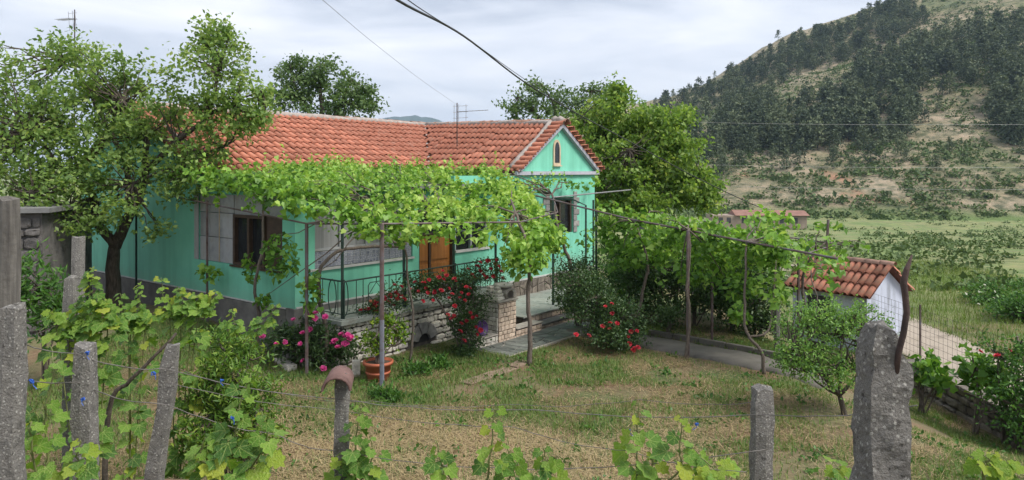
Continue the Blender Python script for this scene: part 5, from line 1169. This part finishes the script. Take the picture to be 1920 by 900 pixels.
wire('fence_wire', 'slack upper wire strung before the terracotta pot', [on('c', .10), at(520, 735, 5.2), at(700, 752, 5.2), at(950, 758, 5.2), at(1200, 748, 5.0), on('e', .06)], .0018)
for i, (px, py, d_, lab) in enumerate(((163, 662, 3.8, 'blue twine knot on the strained top wire of the thick post'), (288, 700, 4.1, 'pale blue twine knot hanging on the wire by the leaning post'), (156, 748, 3.75, 'deep blue twine knot on the lower wire'), (416, 712, 4.3, 'blue twine knot in the narrow leaved shrub'), (436, 784, 4.0, 'blue twine knot on the yellow leaved vine'), (1306, 795, 4.4, 'blue twine scrap on the wire beside the flaked post'), (1180, 808, 4.5, 'dark blue twine knot on the vine below the lawn'), (60, 715, 3.3, 'blue twine wound on wire at the broken top post'))):
    k_ = empty('twine_knot', at(px, py, d_), 0, lab, 'twine'); mb = MB()
    for j in range(3): q_ = [Vector([random.uniform(-.016, .016) for _ in range(3)]) for _ in range(6)]; mb.tube(q_ + [q_[0]], .0045, 5, False)
    k_.scale = (.65,) * 3; mb.build('knot', MT['blue'], k_, True); MB().tube([(0, 0, 0), (random.uniform(-.03, .03), 0, -.03), (random.uniform(-.04, .04), 0, -.055)], .003, 4).build('loose_end', MT['blue'], k_)

# ------------------------------------------------------------------ foreground vines with single leaves
def big_leaf(seed):
    rs = random.Random(seed); out_ = []
    prof = [(.10, 0), (-.10, .16), (-.08, .36), (.12, .40), (.22, .54), (.40, .50), (.48, .36), (.66, .40), (.76, .26), (.80, .14), (1.04, 0)]
    ck = rs.uniform(-.2, 2.4); tw = rs.uniform(-.25, .25); up = [(x + rs.uniform(-.03, .03), y * rs.uniform(.9, 1.1)) for x, y in prof]; dn = [(x + rs.uniform(-.03, .03), -y * rs.uniform(.9, 1.1)) for x, y in prof[1:-1]]
    loop = up + dn[::-1]; V_ = [(0.30, 0, -.03), ] + [(x, y, .3 * ck * y * y - .28 * ck * max(0, x - .3) ** 2 + tw * x * y + rs.uniform(-.045, .045)) for x, y in loop]
    n_ = len(loop); Fc = [(0, 1 + i, 1 + (i + 1) % n_) for i in range(n_)]
    return V_, Fc
LM = []
for s_ in range(8):
    V_, Fc = big_leaf(s_)
    for m_ in BIG: LM.append(np_mesh('vine_leaf', np.array(V_), np.array(Fc), m_, None, True))
def fvine(label, stems, group, young=.35, size=.115, dens=26, name='grape_vine'):
    """stems: list of world polylines; leaves sit along them on both sides, smaller to the tip"""
    base = Vector(stems[0][0]); v_ = empty(name, base, 0, label, 'grape vine', group); mb = MB(); k_ = 0
    for st in stems:
        P = limb(mb, [Vector(p) - base for p in st], .009, .003, 5, 6, .006); Lg = sum((P[i + 1] - P[i]).length for i in range(len(P) - 1)); nl = max(4, int(Lg * dens))
        for i in range(nl):
            t = (i + random.random()) / nl; f_ = t * (len(P) - 1); j = min(int(f_), len(P) - 2); p = P[j].lerp(P[j + 1], f_ - j)
            s_ = size * (1.15 - .75 * max(0, t - .35) / .65) * random.uniform(.7, 1.2); yg = random.random() < young * (.1 + 1.4 * t)
            a = i * 2.4 + random.uniform(-.6, .6); d_ = Vector((math.cos(a), math.sin(a) * .9 - .25, random.uniform(-.45, .35) + .3 * t)).normalized()
            q_ = p + d_ * s_ * random.uniform(.25, .6); mb.tube([p, q_], .0022, 4, False)
            nr = Vector((random.uniform(-.5, .5), -.55 + random.uniform(-.4, .4), .75)); nr = (nr - d_ * nr.dot(d_)); dd = (d_ + Vector((0, 0, -.55))).normalized(); nr = (nr - dd * nr.dot(dd)).normalized(); b_ = nr.cross(dd)
            o = link(bpy.data.objects.new('leaf', LM[(random.randrange(8)) * 2 + (1 if yg else 0)]), v_)
            o.matrix_basis = Matrix(((dd.x * s_, b_.x * s_, nr.x * s_, q_.x), (dd.y * s_, b_.y * s_, nr.y * s_, q_.y), (dd.z * s_, b_.z * s_, nr.z * s_, q_.z), (0, 0, 0, 1)))
    mb.build('stem', MT['twig'], v_, True); return v_
def stem(px, d_, tops):
    """stems from the ground below photo column px"""
    out_ = []
    for pts in tops:
        q_ = at(*pts[0]) if len(pts[0]) == 3 else None; b_ = Vector((at(px, 900, d_).x, d_, 0)); b_.z = gzf(b_.x, b_.y); out_.append([b_] + [at(*p) for p in pts])
    return out_
G_ = 'young grape vines along the near fence'
fvine('young vine with one broad yellow leaf beside the leaning post', stem(425, 4.1, [[(420, 880, 4.1), (440, 820, 4.1), (450, 760, 4.1), (470, 700, 4.15)], [(470, 880, 4.2), (500, 830, 4.2), (490, 770, 4.2)], [(395, 880, 4.0), (375, 860, 4.0), (385, 820, 4.0)]]), G_, .3, .125, 24)
fvine('low vine climbing the tile capped post', stem(668, 4.85, [[(665, 870, 4.85), (668, 830, 4.85), (672, 790, 4.85), (678, 765, 4.85)], [(690, 880, 4.85), (700, 850, 4.85), (695, 820, 4.85)], [(640, 880, 4.85), (645, 850, 4.8)]]), G_, .15, .105, 34)
fvine('young vine with upright pale tips below the straw patch', stem(900, 4.3, [[(915, 880, 4.3), (922, 840, 4.3), (925, 790, 4.3), (927, 765, 4.3)], [(960, 890, 4.3), (955, 860, 4.3), (950, 830, 4.3)], [(840, 890, 4.2), (825, 860, 4.2), (820, 830, 4.2)], [(1020, 895, 4.3), (1025, 870, 4.3), (1020, 840, 4.3)]]), G_, .55, .115, 22)
fvine('young vine tied with blue twine under the lawn centre', stem(1195, 4.4, [[(1195, 880, 4.4), (1195, 840, 4.4), (1196, 790, 4.4), (1198, 755, 4.4)], [(1220, 885, 4.4), (1225, 850, 4.4)], [(1270, 885, 4.3), (1275, 840, 4.3), (1278, 780, 4.3)], [(1330, 895, 4.2), (1340, 880, 4.2), (1300, 850, 4.3)]]), G_, .5, .12, 24)
fvine('dense vine around the blue twined concrete post', stem(100, 3.7, [[(90, 860, 3.7), (85, 780, 3.7), (100, 700, 3.7), (95, 650, 3.8)], [(150, 890, 3.5), (145, 860, 3.5), (150, 825, 3.5)], [(60, 850, 3.6), (60, 790, 3.6)]]), G_, .35, .095, 20)
fvine('yellow tipped vine in the corner beside the massive post', stem(1850, 3.2, [[(1845, 895, 3.2), (1850, 870, 3.2), (1860, 850, 3.2)], [(1880, 895, 3.2), (1885, 870, 3.2)]]), G_, .9, .075, 30)
fvine('small yellow vine shoot between the flaked and massive posts', stem(1575, 3.4, [[(1575, 896, 3.4), (1570, 885, 3.4)]]), G_, .8, .07, 40)
B_ = 'grape vines of the back row'
fvine('leafy vine massed round the squat post of the back row', stem(165, 7.0, [[(165, 660, 7), (165, 600, 7), (170, 540, 7), (172, 505, 7)], [(200, 650, 7), (205, 600, 7), (195, 560, 7)], [(130, 660, 7), (140, 620, 7), (145, 570, 7)], [(190, 620, 7), (180, 570, 7)], [(110, 640, 6.9), (90, 590, 6.9)]]), B_, .45, .14, 16)
fvine('vine with white tips trained on wire before the left wall', stem(245, 8.0, [[(240, 640, 8), (235, 600, 8), (225, 550, 8)], [(245, 620, 8), (260, 590, 8), (262, 530, 8)], [(270, 640, 8), (280, 600, 8)]]), B_, .4, .135, 16)
fvine('vine with bright shoots trained on wire below the brown window', stem(330, 8.4, [[(320, 620, 8.4), (310, 580, 8.4), (302, 520, 8.4)], [(340, 610, 8.4), (345, 570, 8.4), (335, 540, 8.4)], [(370, 610, 8.4), (390, 580, 8.4), (405, 545, 8.4)], [(360, 600, 8.4), (375, 555, 8.4)]]), B_, .45, .135, 16)
fvine('vine hanging over the shaded soil near the veranda corner', stem(440, 9.6, [[(430, 640, 9.6), (440, 610, 9.6), (432, 580, 9.6)], [(480, 640, 9.6), (500, 600, 9.6), (520, 570, 9.6)], [(380, 650, 9.6), (375, 620, 9.6)]]), B_, .35, .14, 14)
mb = MB(); b_ = atz(195, 7.6, 0); b_.z = gzf(b_.x, b_.y); limb(mb, [Vector((0, 0, -.05)), at(205, 770, 7.6) - b_, at(250, 710, 7.6) - b_, at(330, 625, 7.7) - b_], .035, .014, 7, 5, .01)
o = mb.build('vine_trunk', MT['bark'], None, True); o.location = b_; tag(o, 'bare dark vine stem slanting over the brown mulch', 'vine stem')

# ------------------------------------------------------------------ cables, antennas, far things
def cable(label, pts, r, sag=0.0):
    mb = MB(); p0 = Vector(pts[0]); limb(mb, [Vector(p) - p0 for p in pts], r, r, 5, 8, 0); o = mb.build('overhead_cable', MT['cable'], None, True); o.location = p0; return tag(o, label, 'cable')
cable('thick black cable sagging from above across the tree', [at(640, -90, 4.5), at(745, 0, 6), at(870, 68, 9), at(985, 155, 12.5), at(1080, 212, 15), at(1189, 270, 18), at(1300, 330, 20), at(1400, 378, 21.5), at(1495, 418, 23)], .013)
cable('thin cable alongside the thick sagging cable', [at(670, -90, 4.5), at(765, 0, 6), at(880, 75, 9), at(980, 146, 12.5), at(1070, 204, 15)], .005)
cable('thin wire running down to the roof antenna', [at(520, -70, 7), at(605, 0, 9), at(700, 80, 14), at(790, 150, 20), at(856, 196, 27)], .0035).data.materials[0] = MT['steel']
for i, (ya, yb, lab) in enumerate(((230, 233, 'topmost of three power lines crossing before the hill'), (309, 314, 'middle one of three power lines crossing before the hill'), (347, 356, 'lowest of three power lines crossing before the hill'))):
    o = cable(lab, [at(1240, ya - 2, 60), at(1580, (ya + yb) / 2 + 2, 60), at(2080, yb, 60)], .009); o.data.materials[0] = MT['steel']
for px, lab in ((1240, 'utility pole hidden among the bright tree leaves'), (2080, 'utility pole beyond the right end of the road')):
    p = atz(px, 60.15, 0); z0 = gzf(p.x, p.y); u_ = empty('utility_pole', (p.x, p.y, z0), 0, lab, 'utility pole'); MB().tube([(0, 0, -.3), (0, 0, 8.6 - z0)], [.14, .09], 8).build('pole', MT['oldwood'], u_); MB().box((-.6, -.06, 7.7 - z0), (.6, .06, 7.85 - z0)).build('crossarm', MT['oldwood'], u_)
def antenna(name, label, p, mast, s_=1.0, booms=((.0, 1.0),), rz=0):
    a_ = empty(name, p, rz, label, 'antenna'); MB().tube([(0, 0, 0), (0, 0, mast)], .018 * s_, 6).build('mast', MT['rust'], a_)
    h = mast - .12
    b_ = MB().tube([(0, 0, h - .18), (1.05 * s_, 0, h - .12)], .010 * s_, 5).build('boom', MT['steel'], a_); mb = MB()
    for i in range(9): x_ = .12 + i * .105; mb.tube([(x_ * s_, -.16 * s_, h - .18 + .06 * x_), (x_ * s_, .16 * s_, h - .18 + .06 * x_)], .005, 4, False)
    mb.build('elements', MT['steel'], b_); mb = MB()
    for x_ in (-.10, .05, .30): mb.tube([(x_, 0, h - .55), (x_, .05, h + .08)], .007, 4)
    for z_ in (h, h - .2, h - .4): mb.tube([(-.14, 0, z_), (.36, 0, z_ + .03)], .006, 4)
    mb.build('reflector', MT['steel'], a_); return a_
u0 = HL(9.0, 3.0, 0)
antenna('roof_antenna', 'tv antenna on a thin mast fixed to the wing roof', at(857, 300, u0.y + .2), 108 / F * u0.y, 1.0)
p = atz(140, 24, 0); p.z = gzf(p.x, p.y); antenna('tv_antenna', 'tv antenna on a tall mast behind the big fruit tree', p, at(140, 18, 24).z - p.z, 1.0, rz=2.6)
# farm ruin across the valley
fp = atz(1335, 128, -5.4); fm = empty('farm_building', fp, -.06, 'long low brick farm building at the foot of the hill', 'building')
mb = MB(); mb.box((0, 0, -1), (16.5, 5, 1.45)); mb.build('wall', MT['farm'], fm)
fr_ = M_noise('far_tile_roof', (.17, .085, .065), (.27, .15, .115), .9, .9, coord='World'); mb = MB(); mb.add([(4, -.4, 1.47), (16.9, -.4, 1.47), (16.9, 2.5, 2.25), (4, 2.5, 2.35), (16.9, 5.4, 1.47), (4, 5.4, 1.47)], [(0, 1, 2, 3), (3, 2, 4, 5), (0, 3, 5), (1, 4, 2)]); mb.build('roof', fr_, fm)
for x_ in (1.2, 2.6, 5.2, 7.4, 9.5, 11.8, 14.2): MB().box((x_, -.03, .1), (x_ + .7, -.005, 1.1)).build('window', MT['dark'], fm)
# dark shade cloth screen behind the right pergola
ss = empty('screen', atz(1190, 24.5, -.2), 0, 'dark netting screen on poles behind the path pergola', 'screen'); b0 = ss.location
MB().box((0, 0, 0), (2.4, .03, 2.3)).build('netting', MT['dark'], ss)
for x_ in (0, .75, 1.5, 2.35): MB().tube([(x_, -.05, -.2), (x_ + .04, -.05, 2.5)], .05, 7).build('pole', MT['oldwood'], ss)

# ------------------------------------------------------------------ pines and scrub on the hill
def hill_at(px, py):
    """point on the hill surface in the direction of photo pixel px,py"""
    Ys = np.linspace(160, 560, 400); zs = hill_z(np.full(400, px), Ys); zr = CAMZ - (py - HZ) / F * Ys; k_ = np.where(zs >= zr)[0]
    if not len(k_): return None
    y_ = Ys[k_[0]]; return ((px - 960) / F * y_, y_, float(hill_z(px, y_)))
def pine_mesh(seed, h=8.0):
    g = np.random.default_rng(seed); P, S_, D = [], [], []
    off = (-.22, -.08, .0, .08, .2, .3)[seed % 6]
    for i in range(60):
        t = g.random() ** .85; z_ = h * (.08 + .88 * t); r_ = h * .40 * (1 - t) ** .6 * g.uniform(.75, 1.2) + .15; a = g.random() * 6.28
        for k_ in range(6):
            q_ = g.uniform(.25, 1) * r_; P.append((q_ * math.cos(a) + g.normal(0, .22), q_ * math.sin(a) + g.normal(0, .22), z_ - .18 * q_ + g.normal(0, .2))); S_.append(g.uniform(.45, .95)); D.append(np.clip(.2 + .6 * g.random() + off, 0, 1))
    V_, Fc, r_ = cloud(np.array(P), np.array(S_), 'leaf', .3, .1, np.array(D), g)
    mb = MB().tube([(0, 0, -.8), (0, 0, h * .85)], [.16, .03], 5); n0 = len(V_); tv = np.array(mb.v); tf = []
    for f_ in mb.f:
        for i in range(1, len(f_) - 1): tf.append((f_[0], f_[i], f_[i + 1]))
    return np.concatenate([V_, tv]), np.concatenate([Fc, np.array(tf) + n0]), np.concatenate([r_, np.zeros(len(tv))])
PM_ = [pine_mesh(s_, 8.0) for s_ in range(6)]; PME = [np_mesh('pine_tree', *p[:2], MT['pine'], p[2]) for p in PM_]
WOOD = [[(1225, 190), (1320, 155), (1400, 118), (1500, 70), (1600, 40), (1665, 10), (1690, 5), (1740, 30), (1720, 70), (1690, 85), (1640, 95), (1560, 110), (1500, 122), (1440, 140), (1400, 165), (1330, 205), (1300, 215), (1250, 230)],
        [(1320, 240), (1370, 200), (1410, 185), (1470, 168), (1540, 185), (1610, 150), (1605, 125), (1700, 85), (1850, 45), (1925, 40), (1925, 165), (1860, 165), (1820, 170), (1750, 175), (1700, 170), (1720, 215), (1690, 265), (1640, 275), (1530, 275), (1450, 285), (1400, 300), (1340, 318), (1230, 320), (1240, 290)],
        [(1870, 165), (1925, 160), (1925, 275), (1900, 265), (1865, 230)], [(1380, 165), (1400, 170), (1395, 195), (1365, 195)], [(1600, 130), (1640, 118), (1660, 140), (1620, 160)]]
pines = []
for wi, (poly, dn) in enumerate(zip(WOOD, (420, 600, 52, 5, 6))):
    A = np.array(poly); lo, hi = A.min(0), A.max(0); area = 0; k_ = 0; tries = 0
    while k_ < dn and tries < dn * 8:
        tries += 1; q_ = rng.uniform(lo, hi)
        if wi == 0: q_[1] = hill_top(q_[0]) + 4 + 66 * rng.random() ** 1.3
        if (wi == 0 and q_[0] < 1720) or inpoly(q_[None], poly)[0] and vnoise(q_[0], q_[1] * 1.5, 24, 61) > .37:
            h_ = hill_at(q_[0], q_[1] + (12 if wi == 0 else 8))
            if h_: pines.append((h_, (.5 + .85 * rng.random() ** 1.3) * (.9 if wi == 0 else 1), wi)); k_ += 1
for k_ in range(46):
    q_ = rng.uniform((1250, 60), (1920, 330)); h_ = hill_at(*q_)
    if h_: pines.append((h_, rng.uniform(.45, .9), 5))
pines.sort(key=lambda t: t[0][1] / t[1])
rest = []
PL = [('dark pine in the belt along the hill skyline', 'pines along the hill skyline'), ('dark pine in the broad wood on the hillside', 'pines of the broad hillside wood'), ('dark pine in the dense clump low on the right slope', 'pines of the right slope clump'), ('dark pine in the little knot on the bare scree', 'pines on the bare scree'), ('dark pine on the gap between belt and broad wood', 'pines between belt and wood'), ('lone scattered pine on the open hillside', 'scattered pines on the hillside')]
for i, (p, s_, wi) in enumerate(pines):
    k_ = i % 6; rz = rng.random() * 6.28; sx_ = s_ * rng.uniform(.95, 1.25)
    if i < 290:
        o = link(bpy.data.objects.new('pine_tree', PME[k_])); o.location = p; o.rotation_euler = (0, 0, rz); o.scale = (sx_, sx_, s_)
        tag(o, PL[wi][0], 'pine tree', PL[wi][1])
    else:
        V_, Fc, r_ = PM_[k_]; c_, n_ = math.cos(rz), math.sin(rz); W_ = V_ * np.array([sx_, sx_, s_]); W_ = np.column_stack([W_[:, 0] * c_ - W_[:, 1] * n_, W_[:, 0] * n_ + W_[:, 1] * c_, W_[:, 2]]) + np.array(p); rest.append((W_, Fc, r_))
o = foliage('pine_wood', rest, MT['pine']); tag(o, 'mass of further pines thick on the upper hillside', 'wood')
# scrub
parts = []; cnt = 0
for k_ in range(17000):
    px, Yd_ = rng.uniform(1230, 2000), 155 + 300 * rng.random() ** 1.15; x_ = (px - 960) / F * Yd_
    if vnoise(x_, Yd_, 14, 71) * .4 + vnoise(x_, Yd_, 4, 72) * .6 < .42: continue
    z_ = float(hill_z(px, Yd_)); s_ = rng.uniform(.4, 1.1) * (1.5 if rng.random() < .12 else 1); n_ = 9
    parts.append(cloud(np.array([x_, Yd_, z_]) + ball(n_, shell=.4) * s_ * np.array([1.2, 1.2, .6]) + np.array([0, 0, s_ * .3]), rng.uniform(.5, .9, n_) * s_ * 1.3, 'leaf', .8, 0, np.clip(rng.random(n_) * .7 + rng.normal(.15, .15), 0, 1)))
for k_ in range(2200):                                                                # bushes on the meadow
    px, Yd_ = rng.uniform(1350, 2000), 30 + 125 * rng.random() ** 1.2; x_ = (px - 960) / F * Yd_
    if vnoise(x_, Yd_ * .6, 7, 73) * .6 + .4 * vnoise(x_, Yd_, 2.5, 74) < .54: continue
    s_ = rng.uniform(.15, .55); n_ = 14; parts.append(cloud(np.array([x_, Yd_, gzf(x_, Yd_)]) + ball(n_, shell=.4) * s_ * np.array([1.3, 1.3, .6]) + np.array([0, 0, s_ * .3]), rng.uniform(.4, .8, n_) * s_ * 1.2, 'leaf', .8, 0, np.clip(rng.random(n_) * .7 + .2, 0, 1)))
o = foliage('scrub', parts, MT['scrub']); tag(o, 'low dark green scrub dotted over the hill and meadow', 'scrub')

# ------------------------------------------------------------------ grass and straw
def blades(n, xr, yr, fn, seed):
    g = np.random.default_rng(seed); x_ = g.uniform(*xr, n); y_ = g.uniform(*yr, n)
    keep, L_, flat, rnd, wd = fn(x_, y_, g); x_, y_, L_, flat, rnd, wd = [a[keep] for a in (x_, y_, L_, flat, rnd, wd)]
    n = len(x_); z_ = gz(x_, y_) + .004 + flat * g.random(n) * .03; a = g.random(n) * 6.283
    el = np.where(flat > .5, g.normal(.08, .15, n), g.uniform(.7, 1.5, n)); d_ = np.stack([np.cos(a) * np.cos(el), np.sin(a) * np.cos(el), np.sin(el)], 1)
    b_ = np.stack([-np.sin(a), np.cos(a), 0 * a], 1); P = np.stack([x_, y_, z_], 1)
    V_ = np.stack([P + b_ * wd[:, None] / 2, P - b_ * wd[:, None] / 2, P + d_ * L_[:, None]], 1).reshape(-1, 3)
    return V_, np.arange(3 * n).reshape(-1, 3), np.repeat(rnd, 3)
def in_beds(x_, y_):
    """true on patio, path, road, terrace"""
    q = np.stack([x_ - HC.x, y_ - HC.y], 1); u = q @ np.array([UU.x, UU.y]); v = q @ np.array([VV.x, VV.y])
    a = (u > 3.0) & (u < 8.7) & (v > -3.42) | (u > 0) & (v > -1.4) | (u > -.3) & (v > .0)
    pth = np.array([(1.7, 18.2), (3.0, 16.8), (5.2, 14.85), (7.2, 12.9)]); pd = np.full(len(x_), 9.0)
    for i in range(3):
        A, B2 = pth[i], pth[i + 1]; d_ = B2 - A; t = np.clip(((x_ - A[0]) * d_[0] + (y_ - A[1]) * d_[1]) / (d_ @ d_), 0, 1); pd = np.minimum(pd, np.hypot(x_ - A[0] - t * d_[0], y_ - A[1] - t * d_[1]))
    return a | (pd < .68) | ((x_ > 10.4) & (x_ < 13.1))
def lawn(x_, y_, g):
    green = .55 * vnoise(x_, y_, 1.6, 81) + .45 * vnoise(x_, y_, .5, 82); strawy = sstep(12.4, 11.2, y_ + 1.1 * vnoise(x_, y_, 1.2, 83)) * sstep(-5, -3.4, x_) * sstep(3.6, 2.0, x_)
    pg_ = np.clip(.64 + 2.8 * (green - .47), .10, .96) * (1 - .88 * strawy); isg = g.random(len(x_)) < pg_
    bare = (vnoise(x_, y_, 1.0, 84) < .30) & (strawy < .4); keep = ~in_beds(x_, y_) & (~bare | (g.random(len(x_)) < .25))
    flat = np.where(isg, 0., 1.); L_ = np.where(isg, g.uniform(.04, .12, len(x_)), g.uniform(.08, .26, len(x_))); wd = np.where(isg, g.uniform(.010, .020, len(x_)), g.uniform(.006, .012, len(x_)))
    rnd = np.where(isg, g.uniform(.62, 1, len(x_)), np.where(g.random(len(x_)) < .3 + .55 * strawy, g.uniform(.22, .42, len(x_)), g.uniform(0, .18, len(x_)))); return keep, L_, flat, rnd, wd
o = foliage('grass', [blades(300000, (-8.5, 9.0), (6.2, 18.5), lawn, 5)], MT['grass']); tag(o, 'short mown grass and dry straw on the garden lawn', 'grass')
W_P = []; W_R = []; W_S = []
for k_ in range(420):
    x_, y_ = rng.uniform(-7.5, 8.5), rng.uniform(8.2, 17.5)
    if in_beds(np.array([x_]), np.array([y_]))[0] or vnoise(x_, y_, 1.8, 91) < .42: continue
    n_ = rng.integers(8, 26); r_ = rng.uniform(.04, .15); W_P.append(np.column_stack([x_ + rng.normal(0, r_, n_), y_ + rng.normal(0, r_, n_), np.full(n_, gzf(x_, y_)) + rng.random(n_) * r_ * .5])); W_R.append(np.clip(rng.random(n_) * .6 + rng.random() * .4, 0, 1)); W_S.append(rng.uniform(.04, .10, n_))
o = foliage('weeds', [cloud(np.concatenate(W_P), np.concatenate(W_S), 'leaf', .5, -.7, np.concatenate(W_R))], MT['midbush']); tag(o, 'low broad leaved weeds scattered through the lawn', 'weeds')
def verge_g(x_, y_, g):
    k_ = ~in_beds(x_, y_) & ((x_ > 9.9) | (y_ > 20)); n_ = len(x_); return k_, g.uniform(.12, .4, n_), np.zeros(n_), g.random(n_), g.uniform(.012, .03, n_)
o = foliage('meadow_grass', [blades(42000, (9.9, 24), (12, 42), verge_g, 6)], MT['meadow']); tag(o, 'long green meadow grass on the road verges', 'grass')

# ------------------------------------------------------------------ air
hx, hy0, hy1 = max(abs(xs[0]), abs(xs[-1])) + 20, ys[0] - 20, ys[-1] + 20
m = bpy.data.materials.new('haze_air'); m.use_nodes = True; nt = m.node_tree; nt.nodes.clear()
o_ = nt.nodes.new('ShaderNodeOutputMaterial'); v = nt.nodes.new('ShaderNodeVolumePrincipled'); v.inputs['Density'].default_value = .00017; v.inputs['Color'].default_value = (.55, .74, 1.0, 1); v.inputs['Anisotropy'].default_value = .2
nt.links.new(v.outputs[0], o_.inputs['Volume'])
hz_ = MB().box((-hx, hy0, -14), (hx, hy1, 320)).build('haze', m); hz_['kind'] = 'stuff'; tag(hz_, 'thin bluish air over the valley', 'haze')
